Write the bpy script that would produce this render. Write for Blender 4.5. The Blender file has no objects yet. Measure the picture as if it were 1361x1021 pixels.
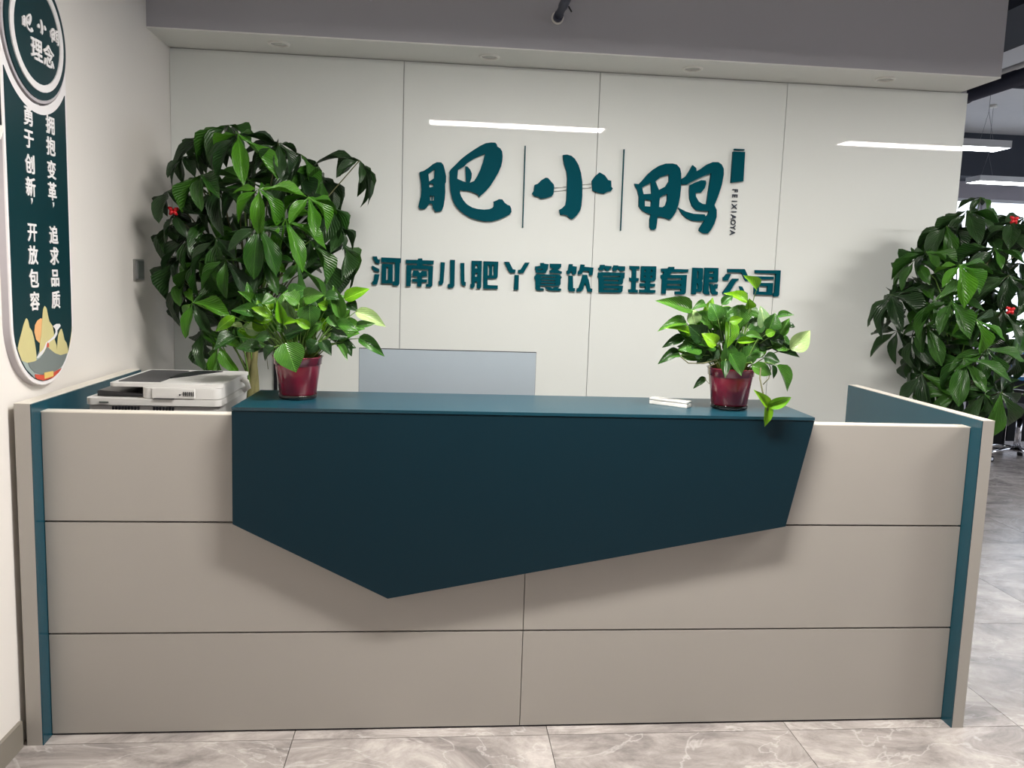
import bpy, bmesh, math, random
from mathutils import Vector, Matrix
random.seed(7)
S = bpy.context.scene
COL = S.collection

# ------------------------------------------------------------------ camera
cam_d = bpy.data.cameras.new('camera'); cam = bpy.data.objects.new('camera', cam_d); COL.objects.link(cam)
YAW, PITCH, ROLL, FPX = 0.0922, -0.1167, 0.0332, 1067.17
_F = Vector((math.sin(YAW)*math.cos(PITCH), math.cos(YAW)*math.cos(PITCH), math.sin(PITCH)))
_R = Vector((math.cos(YAW), -math.sin(YAW), 0)); _U = _R.cross(_F)
R2 = _R*math.cos(ROLL)+_U*math.sin(ROLL); U2 = -_R*math.sin(ROLL)+_U*math.cos(ROLL)
CAMP = Vector((1.206, -2.5358, 1.5066))
m = Matrix((R2, U2, -_F)).transposed().to_4x4(); m.translation = CAMP
cam.matrix_world = m
cam_d.sensor_fit = 'HORIZONTAL'; cam_d.sensor_width = 36.0; cam_d.lens = FPX/1361*36
cam_d.shift_x = 0.0; cam_d.shift_y = -16.68/1361
cam_d.clip_start = 0.05; cam_d.clip_end = 200
S.camera = cam

# ------------------------------------------------------------------ world, exposure
W = bpy.data.worlds.new('world'); S.world = W; W.use_nodes = True
bg = W.node_tree.nodes['Background']
bg.inputs[0].default_value = (0.80, 0.88, 1.0, 1); bg.inputs[1].default_value = 0.8
S.view_settings.view_transform = 'Standard'; S.view_settings.look = 'None'
S.view_settings.gamma = 1.0; S.view_settings.use_curve_mapping = False
S.view_settings.exposure = 1.85
S.cycles.diffuse_bounces = 8; S.cycles.max_bounces = 14; S.cycles.transparent_max_bounces = 12
LAMP_STRENGTH = 38.0
LAMP_COLOR = (1.0, 0.96, 0.91, 1)

# ------------------------------------------------------------------ key planes (metres)
XL, YB, XR = -0.0693, 1.4631, 3.856      # left wall face, glass wall face, right end of that wall
ZB, YF = 2.5146, 1.172                   # bulkhead underside and front face
CEIL = 3.35
T = 0.833                                # floor tile pitch

def srgb(r, g, b):
    f = lambda c: ((c/255+0.055)/1.055)**2.4 if c > 10.3 else c/255/12.92
    return (f(r), f(g), f(b), 1)

# ------------------------------------------------------------------ materials
def mat(name, col, rough=0.5, metal=0.0, spec=0.5, noise=0.0, nscale=8.0, bump=0.0, bscale=60.0, emit=None, es=0.0,
        trans=0.0, coat=0.0, sss=0.0):
    M = bpy.data.materials.new(name); M.use_nodes = True
    nt = M.node_tree; b = nt.nodes['Principled BSDF']
    b.inputs['Base Color'].default_value = col
    b.inputs['Roughness'].default_value = rough; b.inputs['Metallic'].default_value = metal
    b.inputs['Specular IOR Level'].default_value = spec
    b.inputs['Transmission Weight'].default_value = trans
    b.inputs['Coat Weight'].default_value = coat
    tc = nt.nodes.new('ShaderNodeTexCoord')
    if noise:
        n = nt.nodes.new('ShaderNodeTexNoise'); n.inputs['Scale'].default_value = nscale; n.inputs['Detail'].default_value = 4
        nt.links.new(tc.outputs['Object'], n.inputs['Vector'])
        r = nt.nodes.new('ShaderNodeMapRange'); r.inputs['To Min'].default_value = 1-noise; r.inputs['To Max'].default_value = 1+noise
        nt.links.new(n.outputs['Fac'], r.inputs['Value'])
        mx = nt.nodes.new('ShaderNodeVectorMath'); mx.operation = 'SCALE'; mx.inputs[0].default_value = col[:3]
        nt.links.new(r.outputs[0], mx.inputs['Scale']); nt.links.new(mx.outputs[0], b.inputs['Base Color'])
    if bump:
        n2 = nt.nodes.new('ShaderNodeTexNoise'); n2.inputs['Scale'].default_value = bscale
        nt.links.new(tc.outputs['Object'], n2.inputs['Vector'])
        bp = nt.nodes.new('ShaderNodeBump'); bp.inputs['Strength'].default_value = bump; bp.inputs['Distance'].default_value = 0.002
        nt.links.new(n2.outputs['Fac'], bp.inputs['Height']); nt.links.new(bp.outputs[0], b.inputs['Normal'])
    if emit:
        b.inputs['Emission Color'].default_value = emit; b.inputs['Emission Strength'].default_value = es
    return M

M = {}
M['wall_paint'] = mat('wall_paint', srgb(226, 221, 215), 0.75, noise=0.02, nscale=3, bump=0.08, bscale=90)
M['ceiling_paint'] = mat('ceiling_paint', srgb(206, 206, 208), 0.85, noise=0.03)
M['soffit'] = mat('bulkhead_lit_paint', srgb(228, 228, 224), 0.8)  # bulkhead paint again, made lighter for the light on its underside
M['bulkhead'] = mat('bulkhead_shaded_paint', srgb(170, 169, 175), 0.8, noise=0.02, nscale=2)  # grey includes painted-in shade of the bulkhead's front face
M['glass_panel'] = mat('back_painted_glass', srgb(222, 225, 221), 0.45, spec=0.3, noise=0.012, nscale=1.5, coat=0.4)
M['glass_panel'].node_tree.nodes['Principled BSDF'].inputs['Coat Roughness'].default_value = 0.015
M['seam'] = mat('seam_shadow_gap', srgb(150, 152, 150), 0.6)
M['taupe'] = mat('taupe_skirting', srgb(128, 122, 112), 0.4, noise=0.03)
M['laminate'] = mat('warm_grey_laminate', srgb(170, 165, 158), 0.42, noise=0.015, nscale=5, bump=0.05, bscale=300)
M['edge'] = mat('cream_toplit_edge', srgb(226, 220, 208), 0.4)  # cream stands for light from above on the desk's top edges
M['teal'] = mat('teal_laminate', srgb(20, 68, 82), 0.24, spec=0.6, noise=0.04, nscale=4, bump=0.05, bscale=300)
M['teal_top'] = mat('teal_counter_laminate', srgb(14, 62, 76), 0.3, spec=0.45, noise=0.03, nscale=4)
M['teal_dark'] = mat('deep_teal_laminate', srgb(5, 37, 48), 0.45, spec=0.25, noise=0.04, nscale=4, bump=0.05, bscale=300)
M['groove'] = mat('dark_groove', srgb(38, 34, 48), 0.6)
M['acrylic'] = mat('teal_acrylic', srgb(0, 72, 84), 0.55, spec=0.04, noise=0.02)
M['acrylic_link'] = mat('frosted_acrylic_link', srgb(215, 216, 214), 0.3)
M['ink'] = mat('dark_lettering', srgb(38, 48, 62), 0.4)
M['sign_teal'] = mat('sign_teal_print', srgb(10, 48, 54), 0.4, spec=0.3, noise=0.03)
M['sign_white'] = mat('sign_white_acrylic', srgb(236, 232, 232), 0.4)
M['sign_grey'] = mat('sign_grey_edge', srgb(186, 180, 184), 0.35)
M['white_plastic'] = mat('white_plastic', srgb(232, 230, 224), 0.35, noise=0.01)
M['printer_white'] = mat('printer_white_plastic', srgb(204, 203, 200), 0.42, noise=0.01)
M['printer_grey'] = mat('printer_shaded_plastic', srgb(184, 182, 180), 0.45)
M['black_plastic'] = mat('black_plastic', srgb(26, 26, 32), 0.35, noise=0.05)
M['black_fabric'] = mat('black_fabric', srgb(14, 16, 24), 0.85, noise=0.1)
M['chrome'] = mat('chrome', srgb(215, 215, 220), 0.12, metal=1.0)
M['silver'] = mat('silver_aluminium', srgb(160, 170, 178), 0.35, metal=0.25, noise=0.02)
M['brushed'] = mat('brushed_switch_metal', srgb(150, 150, 148), 0.3, metal=0.8)
M['switch_dark'] = mat('switch_dark_rocker', srgb(70, 78, 74), 0.3)
M['burgundy'] = mat('burgundy_plastic', srgb(122, 20, 44), 0.22, spec=0.6, noise=0.06, nscale=12, coat=0.6)
M['clear'] = mat('clear_plastic', (0.93, 0.94, 0.95, 1), 0.06, trans=1.0, spec=0.5)
M['soil'] = mat('potting_soil', srgb(52, 38, 28), 0.95, noise=0.3, nscale=60, bump=0.8, bscale=120)
M['bark'] = mat('bark', srgb(112, 108, 68), 0.85, noise=0.35, nscale=25, bump=0.9, bscale=40)
M['stem'] = mat('green_stem', srgb(96, 132, 52), 0.5, noise=0.1)
M['stem_brown'] = mat('brown_stem', srgb(84, 84, 52), 0.6, noise=0.1)
M['red'] = mat('red_ribbon', srgb(190, 18, 28), 0.45)
M['dark_pipe'] = mat('dark_steel_pipe', srgb(58, 62, 80), 0.5, metal=0.1, noise=0.05)
M['dark_navy'] = mat('dark_navy_paint', srgb(46, 52, 64), 0.7, noise=0.04)
M['lamp_body'] = mat('lamp_aluminium', srgb(206, 208, 212), 0.4)
M['wire'] = mat('steel_wire', srgb(120, 122, 128), 0.4, metal=0.6)
M['lamp_on'] = mat('lamp_diffuser', (0.9, 0.9, 0.9, 1), 0.5, emit=LAMP_COLOR, es=LAMP_STRENGTH)
M['lamp_on_office'] = mat('office_lamp_diffuser', (0.9, 0.9, 0.9, 1), 0.5, emit=(0.95, 0.97, 1.0, 1), es=8.0)
M['lens'] = mat('downlight_lens', srgb(196, 196, 190), 0.25)
M['blue'] = mat('blue_laminate', srgb(20, 96, 150), 0.5)
M['window_frame'] = mat('window_frame_white', srgb(220, 222, 226), 0.5)
M['pane'] = mat('window_glass', (1, 1, 1, 1), 0.0, trans=1.0, spec=0.5)
M['ceramic'] = mat('white_ceramic', srgb(225, 225, 222), 0.15)
for k, c in dict(peak=(206, 196, 140), peak_b=(168, 178, 162), sun=(232, 176, 120), roof=(120, 128, 126), mist=(160, 174, 172),
                 band=(204, 78, 58), gold=(226, 196, 112), ribbonw=(226, 224, 226)).items():
    M['art_'+k] = mat('art_'+k, srgb(*c), 0.45, noise=0.04, nscale=20)

def leaf_mat(name, c1, c2, rough=0.27, vein=None):
    m_ = bpy.data.materials.new(name); m_.use_nodes = True; nt = m_.node_tree; b = nt.nodes['Principled BSDF']
    N = nt.nodes.new; L = nt.links.new
    tc = N('ShaderNodeTexCoord'); oi = N('ShaderNodeObjectInfo')
    mx = N('ShaderNodeMix'); mx.data_type = 'RGBA'; mx.inputs['A'].default_value = c1; mx.inputs['B'].default_value = c2
    n = N('ShaderNodeTexNoise'); n.inputs['Scale'].default_value = 3.0
    ad = N('ShaderNodeVectorMath'); ad.operation = 'ADD'; L(tc.outputs['Object'], ad.inputs[0]); L(oi.outputs['Random'], ad.inputs[1])
    L(ad.outputs[0], n.inputs['Vector'])
    s1 = N('ShaderNodeMath'); s1.operation = 'MULTIPLY_ADD'; s1.inputs[1].default_value = 0.8; L(oi.outputs['Random'], s1.inputs[0])
    s2 = N('ShaderNodeMath'); s2.operation = 'SUBTRACT'; s2.inputs[1].default_value = 0.4; s2.use_clamp = True
    L(n.outputs['Fac'], s1.inputs[2]); L(s1.outputs[0], s2.inputs[0]); L(s2.outputs[0], mx.inputs['Factor'])
    # veins: object x runs along the blade, y across it
    sx = N('ShaderNodeSeparateXYZ'); L(tc.outputs['Object'], sx.inputs[0])
    ab = N('ShaderNodeMath'); ab.operation = 'ABSOLUTE'; L(sx.outputs['Y'], ab.inputs[0])
    ph = N('ShaderNodeMath'); ph.operation = 'MULTIPLY_ADD'; ph.inputs[1].default_value = -1.1; L(ab.outputs[0], ph.inputs[0]); L(sx.outputs['X'], ph.inputs[2])
    wv = N('ShaderNodeMath'); wv.operation = 'MULTIPLY'; wv.inputs[1].default_value = 75.0; L(ph.outputs[0], wv.inputs[0])
    sn = N('ShaderNodeMath'); sn.operation = 'SINE'; L(wv.outputs[0], sn.inputs[0])
    mid = N('ShaderNodeMath'); mid.operation = 'LESS_THAN'; mid.inputs[1].default_value = 0.014; L(ab.outputs[0], mid.inputs[0])
    hs = N('ShaderNodeMath'); hs.operation = 'MAXIMUM'; L(sn.outputs[0], hs.inputs[0]); L(mid.outputs[0], hs.inputs[1])
    bp = N('ShaderNodeBump'); bp.inputs['Strength'].default_value = 0.35; bp.inputs['Distance'].default_value = 0.004
    L(sn.outputs[0], bp.inputs['Height']); L(bp.outputs[0], b.inputs['Normal'])
    m2 = N('ShaderNodeMix'); m2.data_type = 'RGBA'; m2.inputs['B'].default_value = vein or tuple(min(1, c*1.9+0.02) for c in c2[:3])+(1,)
    fm = N('ShaderNodeMath'); fm.operation = 'MULTIPLY'; fm.inputs[1].default_value = 0.55; L(mid.outputs[0], fm.inputs[0])
    L(fm.outputs[0], m2.inputs['Factor']); L(mx.outputs['Result'], m2.inputs['A'])
    L(m2.outputs['Result'], b.inputs['Base Color'])
    b.inputs['Roughness'].default_value = rough
    tr = N('ShaderNodeBsdfTranslucent'); L(m2.outputs['Result'], tr.inputs['Color'])
    ms = N('ShaderNodeMixShader'); ms.inputs[0].default_value = 0.22
    L(b.outputs[0], ms.inputs[1]); L(tr.outputs[0], ms.inputs[2]); L(ms.outputs[0], nt.nodes['Material Output'].inputs[0])
    return m_
LM = [leaf_mat('leaf_dark', srgb(26, 56, 22), srgb(46, 84, 32)),
      leaf_mat('leaf_mid', srgb(44, 92, 30), srgb(80, 130, 44)),
      leaf_mat('leaf_bright', srgb(80, 140, 16), srgb(128, 180, 30)),
      leaf_mat('leaf_pale', srgb(110, 146, 96), srgb(176, 204, 132)),
      leaf_mat('leaf_yellow', srgb(150, 150, 40), srgb(196, 186, 60))]
TL = [leaf_mat('tree_leaf_dark', srgb(24, 46, 24), srgb(44, 74, 34), 0.33),
      leaf_mat('tree_leaf_mid', srgb(34, 74, 26), srgb(62, 108, 34), 0.3),
      leaf_mat('tree_leaf_bright', srgb(56, 112, 24), srgb(84, 142, 32), 0.28)]

def marble():
    m_ = bpy.data.materials.new('grey_marble_tile'); m_.use_nodes = True; nt = m_.node_tree; b = nt.nodes['Principled BSDF']
    N = nt.nodes.new; L = nt.links.new
    tc = N('ShaderNodeTexCoord'); oi = N('ShaderNodeObjectInfo')
    sc = N('ShaderNodeVectorMath'); sc.operation = 'SCALE'; sc.inputs['Scale'].default_value = 17.0
    cb = N('ShaderNodeCombineXYZ'); L(oi.outputs['Random'], cb.inputs[0]); L(oi.outputs['Random'], cb.inputs[2]); L(cb.outputs[0], sc.inputs[0])
    ad = N('ShaderNodeVectorMath'); L(tc.outputs['Object'], ad.inputs[0]); L(sc.outputs[0], ad.inputs[1])
    mp = N('ShaderNodeMapping'); mp.inputs['Rotation'].default_value = (0, 0, 0.6); mp.inputs['Scale'].default_value = (1.2, 2.0, 1)
    L(ad.outputs[0], mp.inputs[0])
    n1 = N('ShaderNodeTexNoise'); n1.inputs['Scale'].default_value = 2.6; n1.inputs['Detail'].default_value = 8; n1.inputs['Distortion'].default_value = 0.7
    n1.inputs['Roughness'].default_value = 0.72
    L(mp.outputs[0], n1.inputs['Vector'])
    r1 = N('ShaderNodeValToRGB'); e = r1.color_ramp.elements
    e[0].position = 0.34; e[0].color = srgb(118, 112, 110); e[1].position = 0.66; e[1].color = srgb(188, 181, 176)
    x = r1.color_ramp.elements.new(0.5); x.color = srgb(156, 149, 145)
    L(n1.outputs['Fac'], r1.inputs[0])
    n2 = N('ShaderNodeTexNoise'); n2.inputs['Scale'].default_value = 1.1; n2.inputs['Detail'].default_value = 5; n2.inputs['Distortion'].default_value = 2.2
    L(mp.outputs[0], n2.inputs['Vector'])
    v = N('ShaderNodeValToRGB'); e = v.color_ramp.elements
    e[0].position = 0.488; e[0].color = (0, 0, 0, 1); e[1].position = 0.512; e[1].color = (0, 0, 0, 1)
    x = v.color_ramp.elements.new(0.5); x.color = (0.4, 0.4, 0.4, 1)
    L(n2.outputs['Fac'], v.inputs[0])
    mx = N('ShaderNodeMix'); mx.data_type = 'RGBA'; mx.inputs['B'].default_value = srgb(205, 200, 196)
    L(v.outputs[0], mx.inputs['Factor']); L(r1.outputs[0], mx.inputs['A']); L(mx.outputs['Result'], b.inputs['Base Color'])
    b.inputs['Roughness'].default_value = 0.24; b.inputs['Specular IOR Level'].default_value = 0.38
    n3 = N('ShaderNodeTexNoise'); n3.inputs['Scale'].default_value = 9; L(ad.outputs[0], n3.inputs['Vector'])
    bp = N('ShaderNodeBump'); bp.inputs['Strength'].default_value = 0.06; bp.inputs['Distance'].default_value = 0.004
    L(n3.outputs['Fac'], bp.inputs['Height']); L(bp.outputs[0], b.inputs['Normal'])
    return m_
M['marble'] = marble()
M['grout'] = mat('grout', srgb(120, 118, 116), 0.8)

# ------------------------------------------------------------------ helpers
def thing(name, label, cat, loc=(0, 0, 0), group=None):
    o = bpy.data.objects.new(name, None); COL.objects.link(o); o.location = loc; o.empty_display_size = 0.1
    o['label'] = label; o['category'] = cat
    if group: o['group'] = group
    return o
def tag(o, label, cat, group=None):
    o['label'] = label; o['category'] = cat
    if group: o['group'] = group
    return o
def world_of(o):
    mw = Matrix.Identity(4)
    ch = []
    while o: ch.append(o); o = o.parent
    for c in reversed(ch): mw = mw @ c.matrix_basis
    return mw
def obj(name, bm, mats, parent=None, smooth=False, bevel=0.0, seg=2, loc=None):
    """bm is in WORLD coordinates; it is stored relative to loc (or to the parent's origin)."""
    me = bpy.data.meshes.new(name)
    if bevel:
        bmesh.ops.bevel(bm, geom=[e for e in bm.edges if len(e.link_faces) == 2 and e.calc_face_angle(0) > 0.5],
                        offset=bevel, segments=seg, affect='EDGES', profile=0.6, clamp_overlap=True)
    o = bpy.data.objects.new(name, me); COL.objects.link(o)
    if parent: o.parent = parent
    if loc is not None:
        if parent: o.location = world_of(parent).inverted() @ Vector(loc)
        else: o.location = loc
    bm.transform(world_of(o).inverted())
    bmesh.ops.recalc_face_normals(bm, faces=bm.faces)
    bm.to_mesh(me); bm.free()
    for mm in (mats if isinstance(mats, (list, tuple)) else [mats]): me.materials.append(mm)
    if smooth:
        for p in me.polygons: p.use_smooth = True
    return o
def struct(name, bm, mats, parent=None, **k):
    o = obj(name, bm, mats, parent, **k)
    if not parent: o['kind'] = 'structure'
    return o
def NB(): return bmesh.new()
def box(bm, x0, x1, y0, y1, z0, z1, mi=0, rot=None):
    vs = [bm.verts.new((x, y, z)) for x in (x0, x1) for y in (y0, y1) for z in (z0, z1)]
    fs = [bm.faces.new([vs[i] for i in f]) for f in ((0, 1, 3, 2), (4, 6, 7, 5), (0, 4, 5, 1), (2, 3, 7, 6), (0, 2, 6, 4), (1, 5, 7, 3))]
    for f in fs: f.material_index = mi
    if rot: bmesh.ops.transform(bm, verts=vs, matrix=rot)
    return bm
def B(*a, **k): return box(NB(), *a, **k)
def tube(bm, pts, r, n=8, cap=True, mi=0):
    pts = [Vector(p) for p in pts]; rs = r if isinstance(r, (list, tuple)) else [r]*len(pts)
    rings = []; up = Vector((0, 0, 1)); prev = None
    for i, p in enumerate(pts):
        d = (pts[min(i+1, len(pts)-1)]-pts[max(i-1, 0)]).normalized()
        if prev is None:
            a = d.cross(up)
            if a.length < 1e-3: a = d.cross(Vector((1, 0, 0)))
        else: a = prev - d*prev.dot(d)
        a.normalize(); prev = a; b = d.cross(a)
        rings.append([bm.verts.new(p+(a*math.cos(2*math.pi*k/n)+b*math.sin(2*math.pi*k/n))*rs[i]) for k in range(n)])
    for i in range(len(rings)-1):
        for k in range(n):
            f = bm.faces.new((rings[i][k], rings[i][(k+1) % n], rings[i+1][(k+1) % n], rings[i+1][k])); f.material_index = mi; f.smooth = True
    if cap:
        bm.faces.new(rings[0][::-1]); bm.faces.new(rings[-1])
    return bm
def TB(pts, r, **k): return tube(NB(), pts, r, **k)
def lathe(bm, c, prof, n=32, mi=0, closed=False, sq=None):
    c = Vector(c); rings = []
    for (r, z) in prof:
        rings.append([bm.verts.new(c+Vector((r*math.cos(2*math.pi*k/n), r*math.sin(2*math.pi*k/n), z))) for k in range(n)])
    for i in range(len(rings)-1):
        for k in range(n):
            f = bm.faces.new((rings[i][k], rings[i][(k+1) % n], rings[i+1][(k+1) % n], rings[i+1][k])); f.material_index = mi; f.smooth = True
    if closed: bm.faces.new(rings[0][::-1]); bm.faces.new(rings[-1])
    return bm
def curve_mesh(polys, depth, mat4):
    """Flat outlines (outer rims and holes, even-odd) extruded to depth; returned as a bmesh placed by mat4."""
    cu = bpy.data.curves.new('tmp', 'CURVE'); cu.dimensions = '2D'; cu.fill_mode = 'BOTH'; cu.extrude = depth/2
    for p in polys:
        s = cu.splines.new('POLY'); s.points.add(len(p)-1)
        for i, (a, b) in enumerate(p): s.points[i].co = (a, b, 0, 1)
        s.use_cyclic_u = True
    o = bpy.data.objects.new('tmp', cu); COL.objects.link(o)
    dg = bpy.context.evaluated_depsgraph_get(); dg.update()
    me = bpy.data.meshes.new_from_object(o.evaluated_get(dg))
    bm = bmesh.new(); bm.from_mesh(me); bm.transform(mat4)
    bpy.data.objects.remove(o); bpy.data.curves.remove(cu); bpy.data.meshes.remove(me)
    return bm
def text_mesh(txt, size, depth, mat4, bold=0.0, ax='CENTER', ay='CENTER', space=1.0):
    cu = bpy.data.curves.new('tmp', 'FONT'); cu.body = txt; cu.size = size; cu.extrude = depth/2; cu.offset = bold
    cu.align_x = ax; cu.align_y = ay; cu.space_character = space; cu.resolution_u = 2
    o = bpy.data.objects.new('tmp', cu); COL.objects.link(o)
    dg = bpy.context.evaluated_depsgraph_get(); dg.update()
    me = bpy.data.meshes.new_from_object(o.evaluated_get(dg))
    bm = bmesh.new(); bm.from_mesh(me)
    if ax == 'CENTER' and len(bm.verts):
        xs = [v.co.x for v in bm.verts]; ys = [v.co.y for v in bm.verts]
        bmesh.ops.translate(bm, verts=bm.verts, vec=(-(min(xs)+max(xs))/2, -(min(ys)+max(ys))/2, 0))
    bm.transform(mat4)
    bpy.data.objects.remove(o); bpy.data.curves.remove(cu); bpy.data.meshes.remove(me)
    return bm
def fat_text(txt, size, depth, mat4, d):
    """The character drawn five times, shifted by d, which fattens its strokes without breaking them."""
    bm = bmesh.new()
    for i, (a, b) in enumerate(((0, 0), (d, 0), (-d, 0), (0, d), (0, -d), (d*.7, d*.7), (-d*.7, -d*.7), (d*.7, -d*.7), (-d*.7, d*.7))):
        t = text_mesh(txt, size, depth, mat4 @ Matrix.Translation((a, b, 0.00001*i)))
        me = bpy.data.meshes.new('tmp'); t.to_mesh(me); t.free(); bm.from_mesh(me); bpy.data.meshes.remove(me)
    return bm
def frame_xz(x, y, z):      # plane facing -y (toward the lobby): u -> +x, v -> +z
    return Matrix(((1, 0, 0, x), (0, 0, -1, y), (0, 1, 0, z), (0, 0, 0, 1)))
def frame_yz(x, y, z):      # plane facing +x (left wall): u -> +y, v -> +z
    return Matrix(((0, 0, 1, x), (1, 0, 0, y), (0, 1, 0, z), (0, 0, 0, 1)))
def cyl(p0, p1, r, n=16): return TB([p0, p1], r, n=n)
# ================================================================== SETTING
X1, Y0, Y1 = 11.5, -6.0, 7.0
fl = struct('floor', B(XL-0.1, X1, Y0, Y1, -0.06, -0.012), M['grout'])
tile_me = None
for i in range(-4, 11):
    for j in range(-3, 8):
        x0 = 2.43+i*T; y0 = -0.05+j*T
        if x0+T < XL or x0 > X1 or (y0+T < -1.0): continue
        if j > 1 and x0+T < 3.6: continue
        if x0 > 3.4+(y0+T+0.1)*1.6 and y0 < 5: continue
        a = 0.0012
        if x0 < XL:
            struct('tile', B(XL, x0+T-a, y0+a, y0+T-a, -0.012, 0), M['marble'], fl, loc=(x0, y0, 0)); continue
        if tile_me is None:
            o = struct('tile', B(x0+a, x0+T-a, y0+a, y0+T-a, -0.012, 0), M['marble'], fl, loc=(x0, y0, 0)); tile_me = o.data
        else:
            o = bpy.data.objects.new('tile', tile_me); COL.objects.link(o); o.parent = fl; o.location = (x0, y0, 0)
# the parts of the floor that no view reaches closely: one slab at tile level on each side
struct('floor_slab', box(box(NB(), XL, X1, Y0, -0.05-T, -0.012, -0.0005), XL, 3.2, 1.65, Y1, -0.012, -0.0005), M['marble'], fl)
struct('ceiling', B(XL-0.1, X1, Y0, Y1, CEIL, CEIL+0.1), M['ceiling_paint'])
struct('wall_left', B(XL-0.1, XL, Y0, Y1, -0.012, CEIL), M['wall_paint'])
rw = NB()      # wall on the right, with a row of unseen openings added to let in fill daylight
for (a, b) in ((Y0, -4.5), (-0.2, 0.2), (4.6, Y1+0.2)): box(rw, X1, X1+0.1, a, b, -0.012, CEIL)
for (a, b) in ((-4.5, -0.2), (0.2, 4.6)):
    box(rw, X1, X1+0.1, a, b, -0.012, 0.8); box(rw, X1, X1+0.1, a, b, 2.7, CEIL)
struct('wall_right', rw, M['wall_paint'])
struct('baseboard_left', B(XL, XL+0.012, Y0, -0.06, 0, 0.085), M['taupe'], bevel=0.002)
# lobby side behind the camera
struct('wall_front', B(XL, X1, Y0-0.1, Y0, 0, CEIL), M['wall_paint'])
# wall behind the desk, with four back-painted glass panels
wb = struct('wall_back', B(XL, XR-0.001, YB+0.012, YB+0.14, 0, CEIL), M['bulkhead'])
xs = [XL, 1.0119, 1.9595, 2.9054, XR]
for i in range(4):
    struct('glass_panel', B(xs[i]+0.0016, xs[i+1]-0.0016, YB, YB+0.0115, 0.0, ZB-0.004), M['glass_panel'], wb, bevel=0.0012, seg=1)
# dropped bulkhead over the desk
bk = struct('trim_1', B(XL, 3.818, YF, YB+0.011, ZB+0.006, CEIL), M['bulkhead'])
struct('lit_underside', B(XL, 3.818, YF, YB+0.011, ZB, ZB+0.006), M['soffit'], bk)  # thin layer added to carry the underside's brighter light as colour

# far wall of the open office, with windows
ow = NB()
WX = [(4.6, 7.85), (7.95, 11.2)]
box(ow, XL, 4.6, Y1, Y1+0.15, 0, CEIL); box(ow, 4.6, X1, Y1, Y1+0.15, 0, 0.85); box(ow, 4.6, X1, Y1, Y1+0.15, 2.66, CEIL)
box(ow, 7.85, 7.95, Y1, Y1+0.15, 0.85, 2.66); box(ow, 11.2, X1, Y1, Y1+0.15, 0.85, 2.66)
struct('wall_office', ow, mat('office_wall_paint', srgb(176, 172, 182), 0.7, noise=0.03))
for k, (a, b) in enumerate(WX):
    f = NB(); w = 0.035
    for bx in ((a, a+w, 0.85, 2.66), (b-w, b, 0.85, 2.66), (a+w, b-w, 0.85, 0.85+w), (a+w, b-w, 2.66-w, 2.66), ((a+b)/2-w/2, (a+b)/2+w/2, 0.85+w, 2.66-w)):
        box(f, bx[0], bx[1], Y1+0.03, Y1+0.09, bx[2], bx[3])
    wf = struct('window_%d' % (k+1), f, M['window_frame'])
    c = (a+b)/2
    obj('pane', B(a+w, c-w/2, Y1+0.055, Y1+0.061, 0.85+w, 2.66-w), M['pane'], wf)
    obj('pane', B(c+w/2, b-w, Y1+0.055, Y1+0.061, 0.85+w, 2.66-w), M['pane'], wf)
struct('trim_2', B(4.2, X1, 6.55, Y1-0.001, 2.86, CEIL), M['dark_navy'])

# ================================================================== CEILING SERVICES
t = tag(obj('air_duct', B(3.98, 4.44, 0.2, 6.5, 2.90, 3.2), M['dark_navy'], loc=(4.2, 0, 3.2), bevel=0.01),
        'dark rectangular air duct under the ceiling beyond the end of the white glass wall', 'duct')
obj('hanger', box(box(NB(), 4.0, 4.02, 0.5, 0.53, 3.2, CEIL), 4.4, 4.42, 0.5, 0.53, 3.2, CEIL), M['dark_pipe'], t)
obj('hanger', box(box(NB(), 4.0, 4.02, 4.5, 4.53, 3.2, CEIL), 4.4, 4.42, 4.5, 4.53, 3.2, CEIL), M['dark_pipe'], t)
def pipe(pts, r, label, hang, cat='pipe', name='ceiling_pipe', m='dark_pipe'):
    t = thing(name, label, cat, pts[0])
    obj('pipe_run', TB(pts, r, n=16), M[m], t)
    a, b = Vector(pts[0]), Vector(pts[-1]); d = (b-a).normalized()
    for s in hang:
        c = a.lerp(b, s)
        obj('clamp', TB([c-d*0.012, c+d*0.012], r+0.005, n=16), M['black_plastic'], t)
        obj('rod', TB([c+Vector((0, 0, r)), Vector((c.x, c.y, CEIL))], 0.004, n=6), M['wire'], t)
    return t
pipe([(4.42, 1.6, 2.715), (4.42, 6.5, 2.715)], 0.045, 'thick dark pipe running away from the wall end below the duct', (0.15, 0.6))
pipe([(3.96, 2.35, 2.835), (9.5, 2.35, 2.835)], 0.055, 'dark pipe crossing left to right between duct and pendant lamps', (0.3, 0.8))
pipe([(4.30, 1.62, 2.735), (4.30, 6.5, 2.735)], 0.014, 'thin pale conduit running beside the thick dark pipe', (0.2, 0.7), cat='conduit', m='lamp_body')
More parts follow.
